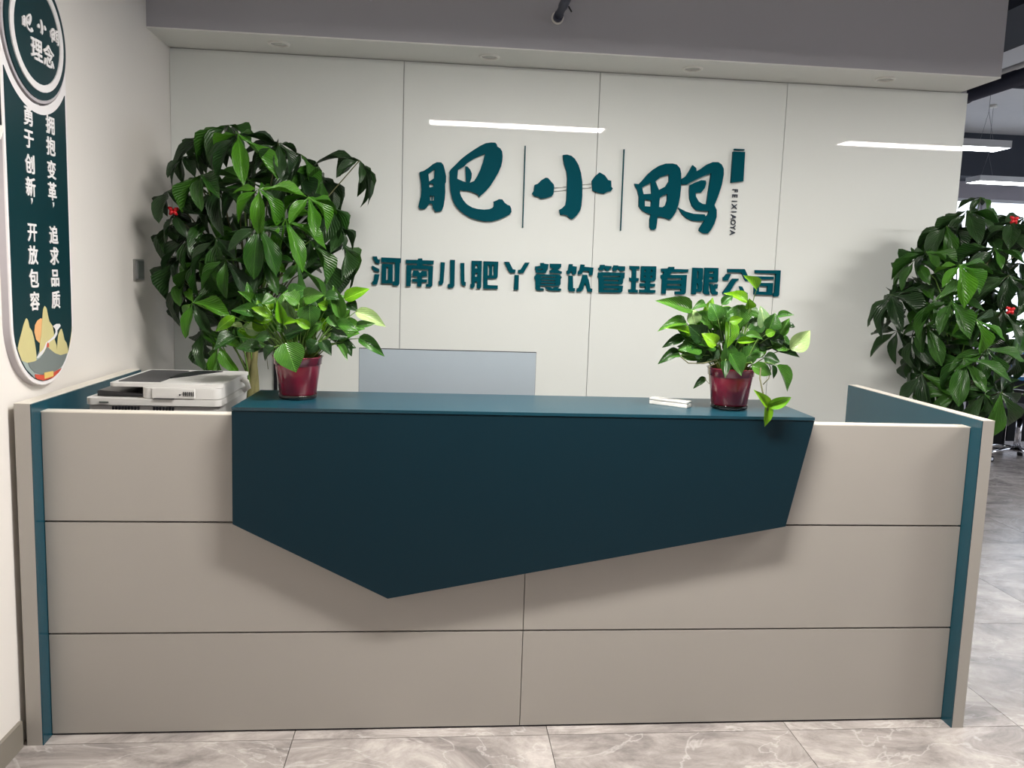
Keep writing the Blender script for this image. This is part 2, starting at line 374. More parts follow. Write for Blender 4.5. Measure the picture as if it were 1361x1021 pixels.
# sprinkler pipe entering the bulkhead face above the desk
sp = thing('sprinkler_pipe', 'dark blue grey pipe entering the bulkhead above the desk', 'pipe', (1.7, YF, 2.66))
obj('pipe_run', TB([(1.7, -0.3, CEIL), (1.7, -0.3, 2.70), (1.7, -0.29, 2.66), (1.7, -0.25, 2.66), (1.7, YF-0.022, 2.66)], 0.0165, n=20), M['dark_pipe'], sp)
obj('coupling', TB([(1.7, YF-0.16, 2.66), (1.7, YF-0.4, 2.66)], 0.020, n=20), M['dark_pipe'], sp)
obj('elbow', TB([(1.7, YF-0.045, 2.66), (1.7, YF-0.004, 2.66)], 0.021, n=20), M['dark_pipe'], sp)
obj('bolt', cyl((1.723, YF-0.165, 2.66), (1.738, YF-0.165, 2.637), 0.0035, 8), M['black_plastic'], sp)
obj('bolt', cyl((1.677, YF-0.30, 2.665), (1.662, YF-0.30, 2.668), 0.0035, 8), M['black_plastic'], sp)
obj('escutcheon', cyl((1.7, YF-0.006, 2.66), (1.7, YF, 2.66), 0.028, 24), M['white_plastic'], sp)
obj('rod', TB([(1.7, 0.4, 2.655), (1.7, 0.4, CEIL)], 0.004, n=6), M['wire'], sp)

def pendant(x0, x1, y0, y1, label, z=2.6, lit='lamp_on'):
    t = thing('pendant_lamp', label, 'lamp', ((x0+x1)/2, (y0+y1)/2, z), 'linear pendant lamps')
    h = 0.055; w = 0.006
    f = NB(); box(f, x0, x1, y0, y0+w, z, z+h); box(f, x0, x1, y1-w, y1, z, z+h)
    box(f, x0, x0+w, y0+w, y1-w, z, z+h); box(f, x1-w, x1, y0+w, y1-w, z, z+h); box(f, x0+w, x1-w, y0+w, y1-w, z+h-0.006, z+h)
    obj('housing', f, M['lamp_body'], t)
    obj('diffuser', B(x0+w, x1-w, y0+w, y1-w, z+0.001, z+0.008), M[lit], t)
    ym = (y0+y1)/2
    for xx in (x0+0.14, x1-0.14):
        wb_ = TB([(xx, ym, CEIL-0.02), (xx, ym, z+0.28)], 0.0018, n=5)
        tube(wb_, [(xx, ym, z+0.28), (xx, y0+0.02, z+h)], 0.0015, n=5); tube(wb_, [(xx, ym, z+0.28), (xx, y1-0.02, z+h)], 0.0015, n=5)
        obj('wire', wb_, M['wire'], t)
        obj('ceiling_rose', cyl((xx, ym, CEIL-0.025), (xx, ym, CEIL), 0.035, 20), M['white_plastic'], t)
    return t
pendant(1.10, 2.38, -0.64, -0.45, 'linear pendant lamp mirrored in the glass wall above the left brush character')
pendant(4.21, 5.45, -0.64, -0.45, 'linear pendant lamp mirrored at the right end of the glass wall')
pendant(4.55, 5.48, 3.33, 3.53, 'nearest lit linear pendant lamp seen past the end of the glass wall', lit='lamp_on_office')
pendant(6.46, 9.2, 5.08, 5.30, 'far linear pendant lamp crossing in front of the dark beam', lit='lamp_on_office')

for i, (x, y) in enumerate([(0.46, 1.30), (1.408, 1.31), (2.37, 1.31), (3.317, 1.30)]):
    t = thing('downlight', ['first', 'second', 'third', 'fourth'][i]+' recessed downlight from the left in the bulkhead underside', 'downlight', (x, y, ZB), 'recessed downlights in the bulkhead')
    obj('trim_ring', lathe(NB(), (x, y, ZB), [(0.036, 0), (0.036, -0.004), (0.040, -0.007), (0.047, -0.006), (0.050, 0)], 28), M['white_plastic'], t)
    obj('lens', lathe(NB(), (x, y, ZB), [(0.036, -0.001), (0.02, -0.004), (0.0005, -0.006)], 24), M['lens'], t)

# ================================================================== WALL LETTERING
G = {"fei":[[[1094,1995],[1114,2002],[1135,2016],[1158,2036],[1177,2046],[1198,2046],[1209,2034],[1216,2011],[1223,1982],[1223,1955],[1219,1948],[1221,1906],[1219,1873],[1214,1839],[1206,1817],[1195,1812],[1176,1811],[1168,1822],[1161,1830],[1160,1843],[1156,1849],[1145,1848],[1139,1840],[1131,1827],[1120,1821],[1101,1821],[1092,1832],[1096,1849],[1103,1880],[1105,1914],[1103,1943],[1098,1972]],[[1137,1989],[1167,2014],[1165,1969],[1142,1953]],[[1142,1941],[1150,1944],[1162,1942],[1161,1929],[1144,1925]],[[1147,1886],[1156,1888],[1154,1861],[1148,1863]],[[1161,1887],[1168,1885],[1166,1864],[1159,1863]],[[1239,2006],[1246,2017],[1267,2038],[1292,2065],[1321,2089],[1354,2113],[1384,2133],[1409,2146],[1435,2151],[1456,2151],[1464,2143],[1467,2133],[1481,2125],[1491,2111],[1494,2090],[1493,2065],[1488,2040],[1476,2010],[1459,1980],[1441,1949],[1420,1923],[1403,1906],[1384,1889],[1381,1900],[1364,1908],[1343,1915],[1321,1918],[1308,1916],[1293,1921],[1292,1905],[1298,1889],[1310,1870],[1327,1852],[1353,1838],[1379,1832],[1410,1830],[1436,1833],[1451,1840],[1458,1848],[1459,1859],[1456,1870],[1471,1877],[1482,1883],[1499,1883],[1510,1868],[1524,1858],[1537,1854],[1544,1841],[1546,1824],[1536,1811],[1515,1800],[1485,1786],[1450,1775],[1416,1774],[1381,1780],[1346,1789],[1316,1805],[1289,1825],[1267,1851],[1253,1882],[1245,1916],[1240,1958]],[[1280,2016],[1310,2034],[1322,2049],[1351,2069],[1381,2085],[1408,2097],[1399,2057],[1387,2019],[1373,1989],[1359,1965],[1338,1956],[1346,1979],[1347,2000],[1338,2019],[1325,2032],[1314,2033],[1320,1957],[1303,1962],[1277,1972]]],"xiao":[[[1708,1996],[1719,1995],[1749,1965],[1752,1952],[1749,1918],[1742,1909],[1717,1899],[1686,1894],[1675,1904],[1657,1905],[1644,1917],[1652,1931],[1655,1959],[1670,1965],[1687,1983]],[[1789,2108],[1809,2111],[1831,2106],[1849,2092],[1868,2063],[1882,2026],[1890,1983],[1893,1915],[1891,1868],[1886,1846],[1869,1820],[1848,1801],[1834,1806],[1823,1818],[1807,1822],[1788,1820],[1781,1844],[1797,1854],[1811,1869],[1815,1895],[1815,1946],[1815,1997],[1810,2031],[1797,2064],[1791,2089]],[[1974,2033],[2001,2020],[2018,1998],[2034,1995],[2036,1966],[2044,1958],[2034,1945],[2018,1942],[2001,1931],[1975,1934],[1943,1945],[1937,1990],[1953,2014]]],"ya":[[[2151,1986],[2173,1985],[2189,2002],[2214,2033],[2242,2059],[2270,2078],[2303,2090],[2337,2092],[2359,2088],[2377,2070],[2384,2045],[2387,1984],[2385,1933],[2378,1890],[2365,1852],[2352,1831],[2338,1817],[2318,1825],[2296,1830],[2276,1830],[2275,1802],[2272,1773],[2263,1765],[2248,1765],[2239,1777],[2237,1814],[2242,1840],[2219,1847],[2194,1860],[2179,1878],[2177,1924],[2168,1956],[2157,1972]],[[2190,1969],[2233,1996],[2240,1941],[2200,1937]],[[2256,2002],[2278,2022],[2323,2040],[2324,2005],[2309,1979],[2276,1961]],[[2207,1913],[2240,1908],[2240,1878],[2209,1879]],[[2282,1922],[2297,1934],[2320,1944],[2320,1911],[2314,1888],[2300,1877],[2281,1878]],[[2387,2019],[2408,2032],[2426,2061],[2440,2089],[2459,2075],[2461,2059],[2484,2073],[2512,2095],[2541,2108],[2570,2109],[2588,2098],[2599,2078],[2601,2050],[2594,1998],[2580,1946],[2563,1898],[2576,1875],[2578,1842],[2569,1808],[2552,1775],[2538,1757],[2513,1758],[2492,1770],[2495,1784],[2517,1820],[2490,1817],[2456,1818],[2425,1829],[2400,1849],[2379,1879],[2419,1861],[2458,1852],[2516,1851],[2521,1839],[2533,1850],[2537,1868],[2497,1868],[2470,1871],[2449,1891],[2435,1926],[2431,1963],[2431,1991],[2459,2006],[2487,2018],[2511,2017],[2514,2004],[2508,1980],[2491,1957],[2463,1956],[2466,1936],[2482,1913],[2502,1902],[2522,1901],[2529,1976],[2537,2054],[2510,2043],[2472,2025],[2434,2005],[2416,1993],[2389,1994]]],"block":[[[2642,2164],[2703,2165],[2704,2022],[2641,2012]],[[2648,2178],[2699,2178],[2699,2173],[2648,2172]]],"line1":[[1603,2144],[1604,1752]],"line2":[[2092,2150],[2094,1755]],"pinyin":[[2669,1989],[2665,1753],[2688,1990],[2645,1752]],"links":[[[1752,1950],[1813,1959]],[[1752,1933],[1813,1943]],[[1890,1972],[1937,1978]],[[1891,1953],[1938,1961]]],"c01":[[[875,1585],[896,1586],[900,1573],[910,1569],[909,1551],[892,1554],[883,1569]],[[872,1538],[878,1540],[893,1532],[908,1525],[909,1512],[889,1513],[878,1524]],[[886,1500],[910,1500],[906,1476],[899,1451],[879,1447],[875,1464],[882,1468]],[[918,1582],[1013,1581],[1011,1558],[1008,1558],[1007,1457],[1000,1447],[974,1448],[975,1467],[985,1469],[984,1559],[918,1559]],[[921,1551],[974,1551],[974,1457],[920,1456]],[[943,1537],[952,1537],[952,1474],[942,1473]]],"c02":[[[1036,1575],[1094,1576],[1096,1583],[1116,1584],[1117,1575],[1173,1575],[1171,1556],[1118,1556],[1118,1550],[1170,1548],[1168,1454],[1160,1446],[1136,1446],[1138,1461],[1147,1461],[1146,1531],[1065,1532],[1062,1447],[1040,1446],[1040,1550],[1092,1550],[1091,1557],[1036,1557]],[[1070,1511],[1074,1525],[1097,1524],[1106,1513],[1116,1524],[1139,1523],[1141,1498],[1116,1495],[1116,1483],[1141,1483],[1140,1468],[1116,1468],[1114,1446],[1093,1446],[1093,1468],[1069,1469],[1069,1483],[1093,1484],[1092,1495],[1069,1496]]],"c03":[[[1206,1569],[1227,1568],[1225,1524],[1222,1471],[1215,1458],[1200,1458],[1197,1474],[1203,1478],[1205,1523]],[[1252,1582],[1276,1582],[1276,1454],[1267,1445],[1244,1445],[1243,1462],[1254,1465]],[[1302,1568],[1322,1569],[1325,1478],[1332,1475],[1331,1456],[1314,1459],[1307,1470]]],"c04":[[[1357,1581],[1408,1582],[1408,1454],[1403,1446],[1386,1446],[1387,1480],[1377,1480],[1376,1457],[1368,1447],[1355,1447],[1354,1466],[1359,1468]],[[1377,1563],[1386,1563],[1387,1545],[1376,1544]],[[1378,1522],[1387,1522],[1387,1504],[1377,1503]],[[1416,1581],[1489,1581],[1488,1506],[1482,1498],[1438,1497],[1439,1465],[1490,1464],[1490,1447],[1418,1446]],[[1438,1563],[1444,1564],[1445,1512],[1438,1512]],[[1460,1564],[1466,1564],[1467,1513],[1460,1513]]],"c05":[[[1518,1581],[1542,1582],[1562,1546],[1575,1545],[1575,1529],[1550,1528],[1540,1538]],[[1621,1581],[1644,1582],[1615,1529],[1588,1529],[1589,1544],[1601,1546]],[[1572,1519],[1593,1519],[1593,1446],[1570,1445]]],"c06":[[[1698,1582],[1715,1583],[1717,1579],[1739,1577],[1736,1553],[1725,1533],[1677,1533],[1676,1545],[1672,1550],[1673,1564],[1698,1568]],[[1684,1553],[1711,1553],[1707,1548],[1684,1547]],[[1746,1580],[1802,1581],[1802,1566],[1786,1550],[1807,1543],[1806,1533],[1746,1535],[1746,1547],[1765,1554],[1747,1562]],[[1679,1526],[1797,1527],[1808,1515],[1802,1505],[1803,1480],[1793,1471],[1700,1470],[1701,1458],[1720,1457],[1720,1447],[1685,1447],[1678,1455],[1676,1499],[1671,1503],[1671,1514]],[[1702,1515],[1775,1516],[1775,1511],[1702,1510]],[[1702,1500],[1775,1500],[1775,1495],[1702,1495]],[[1703,1485],[1775,1485],[1775,1480],[1703,1480]],[[1727,1465],[1751,1465],[1763,1458],[1778,1466],[1797,1469],[1790,1459],[1806,1459],[1807,1448],[1748,1447],[1732,1455]]],"c07":[[[1841,1581],[1860,1582],[1860,1572],[1881,1570],[1879,1535],[1871,1530],[1858,1532],[1858,1546],[1851,1542],[1845,1530],[1832,1531],[1830,1545],[1837,1551]],[[1841,1524],[1863,1524],[1867,1464],[1877,1463],[1876,1447],[1851,1446],[1842,1455]],[[1900,1582],[1921,1581],[1919,1571],[1965,1568],[1962,1530],[1944,1529],[1944,1549],[1915,1550],[1907,1534],[1888,1531],[1888,1545],[1895,1553]],[[1912,1531],[1935,1532],[1938,1518],[1944,1506],[1954,1465],[1964,1463],[1963,1446],[1941,1447],[1932,1475],[1926,1491],[1917,1459],[1907,1447],[1885,1446],[1886,1462],[1895,1466],[1905,1498]]],"c08":[[[1999,1583],[2021,1584],[2022,1580],[2056,1578],[2055,1566],[2045,1565],[2044,1554],[2028,1555],[2019,1568],[2013,1555],[1994,1556],[1989,1564],[1996,1571]],[[2068,1583],[2089,1583],[2091,1580],[2125,1580],[2125,1557],[2098,1556],[2088,1569],[2082,1555],[2063,1555],[2061,1568]],[[1990,1546],[2125,1548],[2124,1520],[2119,1518],[2118,1497],[2112,1489],[2021,1488],[2021,1481],[2119,1483],[2117,1456],[2110,1448],[1998,1446],[1994,1518],[1988,1521]],[[2013,1529],[2102,1531],[2101,1525],[2014,1523]],[[2020,1509],[2094,1510],[2094,1504],[2020,1504]],[[2020,1467],[2096,1467],[2096,1461],[2020,1460]]],"c09":[[[2148,1583],[2198,1583],[2198,1569],[2183,1566],[2184,1524],[2197,1524],[2197,1508],[2184,1507],[2185,1466],[2196,1465],[2196,1450],[2149,1451],[2148,1465],[2162,1467],[2161,1508],[2150,1509],[2150,1524],[2162,1524],[2161,1565],[2149,1568]],[[2207,1584],[2284,1585],[2285,1521],[2279,1510],[2257,1510],[2257,1499],[2283,1498],[2283,1483],[2258,1482],[2258,1467],[2286,1467],[2286,1452],[2204,1451],[2204,1467],[2233,1468],[2234,1482],[2205,1482],[2205,1499],[2233,1500],[2232,1510],[2207,1510]],[[2224,1566],[2230,1566],[2231,1555],[2225,1555]],[[2258,1567],[2265,1567],[2265,1556],[2258,1556]],[[2224,1536],[2232,1536],[2231,1527],[2224,1526]],[[2257,1537],[2266,1537],[2265,1527],[2257,1526]]],"c10":[[[2310,1575],[2345,1577],[2349,1585],[2377,1586],[2377,1575],[2450,1576],[2449,1561],[2363,1559],[2358,1546],[2444,1548],[2443,1458],[2435,1449],[2388,1448],[2387,1463],[2417,1465],[2417,1476],[2341,1475],[2340,1449],[2318,1448],[2317,1520],[2311,1528],[2310,1541],[2321,1547],[2325,1559],[2311,1560]],[[2344,1528],[2418,1530],[2417,1521],[2344,1519]],[[2344,1499],[2416,1500],[2416,1492],[2343,1491]]],"c11":[[[2471,1585],[2523,1585],[2526,1578],[2528,1530],[2522,1521],[2527,1513],[2527,1474],[2519,1464],[2496,1464],[2495,1451],[2472,1451]],[[2496,1568],[2502,1568],[2503,1532],[2497,1532]],[[2498,1507],[2503,1507],[2504,1479],[2497,1480]],[[2533,1587],[2605,1588],[2607,1521],[2599,1514],[2560,1513],[2561,1470],[2565,1467],[2566,1453],[2544,1453],[2533,1461],[2534,1522]],[[2558,1568],[2584,1568],[2580,1558],[2559,1558]],[[2560,1541],[2583,1541],[2579,1530],[2559,1530]],[[2564,1506],[2582,1505],[2589,1493],[2592,1506],[2608,1506],[2605,1485],[2595,1482],[2598,1471],[2609,1468],[2609,1453],[2583,1453],[2574,1462],[2570,1481]]],"c12":[[[2653,1585],[2742,1587],[2765,1545],[2772,1544],[2773,1527],[2753,1527],[2744,1537],[2727,1568],[2654,1568]],[[2649,1559],[2672,1560],[2658,1526],[2633,1526],[2631,1541],[2639,1544]],[[2683,1537],[2713,1538],[2713,1530],[2700,1522],[2670,1468],[2731,1469],[2720,1500],[2735,1498],[2750,1471],[2765,1467],[2766,1453],[2750,1452],[2637,1456],[2635,1464],[2675,1527]]],"c13":[[[2797,1584],[2931,1587],[2932,1462],[2926,1453],[2902,1453],[2901,1468],[2907,1473],[2907,1569],[2798,1569]],[[2796,1553],[2897,1554],[2896,1540],[2797,1538]],[[2798,1520],[2896,1522],[2895,1460],[2799,1460]],[[2823,1504],[2868,1504],[2867,1476],[2824,1476]]],"art":{"peak1":[[-41,1227],[-37,1241],[-24,1263],[-9,1287],[4,1309],[17,1326],[24,1330],[33,1322],[40,1301],[54,1289],[64,1267],[71,1240],[76,1212],[74,1194],[21,1193],[-18,1200]],"sun":[[70,1284],[75,1305],[92,1319],[114,1325],[131,1317],[135,1286],[121,1256],[99,1248],[79,1260]],"peak2":[[94,1217],[99,1246],[110,1273],[120,1323],[128,1353],[138,1363],[150,1355],[159,1327],[166,1311],[184,1298],[192,1276],[197,1250],[209,1230],[210,1202],[142,1206]],"peak3":[[207,1199],[216,1236],[224,1264],[239,1280],[249,1283],[258,1268],[267,1244],[280,1234],[290,1213],[295,1197],[274,1189]],"peak4":[[297,1200],[307,1235],[318,1263],[329,1271],[335,1285],[334,1239],[318,1217]],"mist":[[-39,1247],[-34,1212],[10,1196],[74,1200],[94,1222],[144,1233],[207,1205],[281,1198],[299,1199],[272,1170],[230,1146],[162,1129],[111,1125],[58,1142],[8,1172],[-24,1199],[-41,1218]],"roof":[[21,1194],[62,1194],[99,1201],[124,1217],[144,1233],[163,1222],[194,1207],[233,1196],[281,1198],[266,1180],[244,1160],[210,1151],[163,1144],[113,1146],[59,1159],[31,1178]],"band":[[59,1154],[113,1145],[176,1144],[210,1150],[238,1152],[216,1138],[175,1129],[112,1126],[75,1132],[61,1143]],"gold":[[117,1152],[177,1150],[177,1133],[117,1132]],"ribbon":[[72,1204],[94,1217],[119,1226],[139,1246],[165,1254],[191,1263],[204,1275],[201,1286],[187,1295],[210,1301],[234,1300],[240,1293],[216,1280],[215,1268],[197,1255],[164,1247],[145,1239],[131,1225],[112,1212],[83,1202]],"tip":[[138,1231],[142,1242],[148,1246],[154,1240],[154,1230]]}}
def glyph(name, key, label, group, depth=0.016, material='acrylic'):
    polys = [[(a/1000, b/1000) for a, b in p] for p in G[key]]
    cx = sum(a for a, b in polys[0])/len(polys[0]); cz = sum(b for a, b in polys[0])/len(polys[0])
    bm = curve_mesh(polys, depth, frame_xz(0, YB-0.002-depth/2, 0))
    o = obj(name, bm, M[material], loc=(cx, YB-0.01, cz))
    tag(o, label, 'letter', group)
    return o
g1 = 'large brush style characters on the glass wall'
glyph('sign_character', 'fei', 'large teal brush style character, left of the two thin lines', g1)
o = glyph('sign_character', 'xiao', 'large teal brush style character of three strokes between the two thin lines', g1)
for (p, q) in G['links']:
    obj('link_rod', TB([(p[0]/1000, YB-0.006, p[1]/1000), (q[0]/1000, YB-0.006, q[1]/1000)], 0.0022, n=6), M['acrylic_link'], o)
glyph('sign_character', 'ya', 'large teal brush style character, right of the two thin lines', g1)
for key, lb in (('line1', 'thin teal vertical line between first and second large brush characters'), ('line2', 'thin teal vertical line between second and third large brush characters')):
    (xa, za), (xb, zb) = G[key]
    bm = curve_mesh([[(xa/1000-0.0024, za/1000), (xa/1000+0.0024, za/1000), (xb/1000+0.0024, zb/1000), (xb/1000-0.0024, zb/1000)]], 0.012, frame_xz(0, YB-0.008, 0))
    tag(obj('divider_line', bm, M['acrylic'], loc=(xa/1000, YB, za/1000)), lb, 'sign')
glyph('seal_block', 'block', 'upright teal rectangle beside the large brush characters, above small sideways letters', None)
pin = thing('small_lettering', 'row of small dark capital letters turned sideways below the teal rectangle', 'letter', (2.667, YB, 1.87))
word = 'FEIXIAOYA'
for i, ch_ in enumerate(word):
    f = (i+0.5)/len(word)
    wdt = 0
    z = 1.988-(1.988-1.754)*f
    mt = frame_xz(2.669, YB-0.005, z) @ Matrix.Rotation(-math.pi/2, 4, 'Z')
    obj('letter', text_mesh(ch_, 0.037, 0.006, mt, bold=0.0006), M['ink'], pin)
names13 = ['first (partly behind the tall left plant)', 'second', 'third', 'fourth', 'fifth, Y-shaped', 'sixth', 'seventh', 'eighth', 'ninth', 'tenth', 'eleventh', 'twelfth (partly behind a pothos leaf)', 'thirteenth and last']
for i in range(13):
    glyph('sign_character', 'c%02d' % (i+1), 'small blocky teal character, '+names13[i]+' in the lower row', 'small teal characters in the lower row', depth=0.014)

# ================================================================== LEFT WALL THINGS
ws = thing('wall_sign', 'tall dark teal wall sign with round badge, white writing and mountain picture', 'sign', (XL, 0.14, 1.6))
CY, CZB, RR = 0.14, 1.317, 0.2
def stadium(r, top, n=24, cy=CY, cz=CZB):
    return [(cy+r, top)] + [(cy+r*math.cos(-math.pi*k/n), cz+r*math.sin(-math.pi*k/n)) for k in range(0, n+1)] + [(cy-r, top)]
def circ(r, cy, cz, n=48): return [(cy+r*math.cos(2*math.pi*k/n), cz+r*math.sin(2*math.pi*k/n)) for k in range(n)]
BY, BZ = 0.142, 2.192
def notch(poly_r, rn, top):   # stadium whose upper end is cut by a concave arc around the badge
    pts = [(CY+poly_r*math.cos(-math.pi*k/24), CZB+poly_r*math.sin(-math.pi*k/24)) for k in range(25)]
    a1 = math.atan2(-math.sqrt(max(rn*rn-(CY-poly_r-BY)**2, 0)), CY-poly_r-BY); a0 = math.atan2(-math.sqrt(max(rn*rn-(CY+poly_r-BY)**2, 0)), CY+poly_r-BY)
    pts += [(BY+rn*math.cos(a1+(a0-a1)*k/20), BZ+rn*math.sin(a1+(a0-a1)*k/20)) for k in range(21)]
    return pts
obj('backing', curve_mesh([notch(RR, 0.205, 0)], 0.020, frame_yz(XL+0.010, 0, 0)), M['sign_grey'], ws)
obj('border', curve_mesh([notch(RR, 0.205, 0)], 0.004, frame_yz(XL+0.022, 0, 0)), M['sign_white'], ws)
obj('face', curve_mesh([notch(RR-0.012, 0.232, 0)], 0.002, frame_yz(XL+0.025, 0, 0)), M['sign_teal'], ws)
bd = obj('badge', curve_mesh([circ(0.198, BY, BZ)], 0.028, frame_yz(XL+0.014, 0, 0)), M['sign_grey'], ws)
obj('badge_disc', curve_mesh([circ(0.188, BY, BZ)], 0.004, frame_yz(XL+0.030, 0, 0)), M['sign_teal'], bd)
obj('ring', curve_mesh([circ(0.165, BY, BZ), circ(0.143, BY, BZ)], 0.005, frame_yz(XL+0.033, 0, 0)), M['sign_white'], bd)
zc = [1.940, 1.873, 1.800, 1.732, None, 1.594, 1.526, 1.455, 1.385]
for col_, yy in (('勇于创新,开放包容', 0.077), ('拥抱变革,追求品质', 0.215)):
    for c_, z in zip(col_, [zc[0], zc[1], zc[2], zc[3], 1.690, zc[5], zc[6], zc[7], zc[8]]):
        if c_ == ',':
            bm = curve_mesh([[(-0.004, 0.008), (0.005, 0.008), (0.004, -0.002), (-0.003, -0.01), (-0.001, -0.001)]], 0.002, frame_yz(XL+0.0275, yy+0.004, z))
            obj('character', bm, M['sign_white'], ws)
        else:
            obj('character', fat_text(c_, 0.060, 0.002, frame_yz(XL+0.0275, yy, z), 0.0013), M['sign_white'], ws)
for c_, yy in (('理', 0.130), ('念', 0.206)):
    obj('badge_character', fat_text(c_, 0.072, 0.003, frame_yz(XL+0.034, yy, 2.148), 0.0014), M['sign_white'], bd)
for key, yy, zz in (('fei', 0.080, 2.216), ('xiao', 0.167, 2.224), ('ya', 0.250, 2.221)):
    ps = G[key]; ax = [a for p in ps for a, b in p]; az = [b for p in ps for a, b in p]
    cx, cz = (min(ax)+max(ax))/2, (min(az)+max(az))/2; s = 0.00014
    polys = [[((a-cx)*s, (b-cz)*s) for a, b in p] for p in ps]
    obj('badge_character', curve_mesh(polys, 0.003, frame_yz(XL+0.034, yy, zz)), M['sign_white'], bd)
am = dict(peak1='peak', sun='sun', peak2='peak', peak3='peak', peak4='peak', mist='mist', roof='roof', band='band', gold='gold', ribbon='ribbonw', tip='band')
nm = dict(peak1='mountain', peak2='mountain', peak3='mountain', peak4='mountain', sun='sun_disc', mist='mist', roof='pavilion_roof', band='red_band', gold='gold_plaque', ribbon='winding_ribbon', tip='roof_tip')
dz = dict(sun=0, peak1=1, peak3=1, peak4=1, peak2=2, mist=0.5, ribbon=3.2, roof=3, band=4, gold=5, tip=5)
def clip_stadium(p):
    out = []
    for (y, z) in p:
        if z < CZB:
            d = math.hypot(y-CY, z-CZB)
            if d > RR-0.013: y, z = CY+(y-CY)*(RR-0.013)/d, CZB+(z-CZB)*(RR-0.013)/d
        y = min(y, CY+RR-0.013); out.append((y, z))
    return out
for k in ('mist', 'sun', 'peak1', 'peak3', 'peak4', 'peak2', 'roof', 'ribbon', 'band', 'gold', 'tip'):
    obj(nm[k], curve_mesh([clip_stadium([(a/1000, b/1000+0.005) for a, b in G['art'][k]])], 0.0008, frame_yz(XL+0.0266+dz[k]*0.0006, 0, 0)), M['art_'+am[k]], ws)

sd = thing('wall_terminal', 'white framed wall device with black screen, cut off by the left picture edge', 'device', (XL, -0.19, 1.97))
obj('frame', curve_mesh([[(-0.076-0.0*k, z) for k, z in ((0, 1.87), (0, 2.085))]+[(-0.09, 2.10), (-0.30, 2.10), (-0.315, 2.085), (-0.315, 1.86), (-0.30, 1.845), (-0.09, 1.845)]], 0.032, frame_yz(XL+0.016, 0, 0)), M['white_plastic'], sd)
obj('screen', B(XL+0.032, XL+0.034, -0.30, -0.086, 1.885, 2.03), M['black_plastic'], sd)
sw = thing('light_switch', 'square metallic light switch on the left wall beside the tall plant', 'switch', (XL, 1.012, 1.484))
obj('plate', B(XL, XL+0.009, 0.962, 1.062, 1.442, 1.530), M['brushed'], sw, bevel=0.002)
obj('rocker', B(XL+0.009, XL+0.012, 0.992, 1.056, 1.449, 1.523), M['switch_dark'], sw, bevel=0.001)
obj('rocker', B(XL+0.009, XL+0.012, 0.968, 0.989, 1.449, 1.523), M['chrome'], sw, bevel=0.001)

# ================================================================== RECEPTION DESK
DW = 3.010; HP = 1.084; P0 = -0.0545; PD = 0.834; SE = 1.506; g = 0.003
dk = thing('reception_desk', 'wide warm grey reception desk with teal faced end panels and faceted teal front', 'desk', (DW/2, 0, 0))
rows = [(0.007, 0.341), (0.341, 0.707), (0.707, 1.05)]
for r, (z0, z1) in enumerate(rows):
    zz0 = z0 + (g if r else 0); zz1 = z1 - (g if r < 2 else 0)
    cols = [(0.002, SE), (SE, DW-0.002)]
    for c, (a, b) in enumerate(cols):
        obj('front_panel', B(a+(0.0012 if c else 0), b-(0 if c else 0.0012), 0.0, 0.018, zz0, zz1), M['laminate'], dk, bevel=0.0008, seg=1)
obj('backing_board', B(0, DW, 0.0182, 0.045, 0.0, 1.0495), M['groove'], dk)
obj('top_edge', B(0.0, DW, 0.0, 0.048, 1.0502, 1.0535), M['edge'], dk)  # strip with the top lighting painted in as cream
obj('plinth', B(0.002, DW-0.002, 0.006, 0.018, 0.0, 0.006), M['groove'], dk)
for (a, b, fa, fb_) in ((-0.0493, -0.004, -0.004, 0.0), (DW+0.004, DW+0.0445, DW, DW+0.004)):
    e = obj('end_panel', B(a, b, P0, PD, 0.0, HP), M['laminate'], dk, bevel=0.001, seg=1)
    obj('teal_facing', B(fa, fb_, P0+0.001, PD, 0.0, HP-0.001), M['teal'], e)
    obj('edge_band', B(a, b, P0, PD, HP, HP+0.0015), M['edge'], e)
    x = fa if fa < 0.5 else fb_
# faceted hood
HX0, HX1, HZ = 0.578, 2.438, 1.0833
pl = [(HX0, HZ-0.012), (HX1, HZ-0.012), (2.366, 0.7145), (1.0606, 0.4694), (HX0, 0.7132)]
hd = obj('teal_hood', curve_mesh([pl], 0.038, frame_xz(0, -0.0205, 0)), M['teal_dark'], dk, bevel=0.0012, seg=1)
obj('counter_top', curve_mesh([[(HX0, -0.0415), (HX1, -0.0415), (HX1+0.008, 0.335), (HX0+0.006, 0.335)]], 0.0100, Matrix.Translation((0, 0, HZ-0.005))), M['teal_top'], hd, bevel=0.001, seg=1)
obj('hood_back', B(HX0+0.01, HX1-0.01, 0.315, 0.333, 0.75, HZ-0.0105), M['teal_dark'], hd)
obj('worktop', B(0.0, DW, 0.046, 0.70, 0.725, 0.75), M['laminate'], dk, bevel=0.001, seg=1)
for x in (0.9, 2.1): obj('support_panel', B(x-0.009, x+0.009, 0.046, 0.66, 0.0, 0.725), M['laminate'], dk)

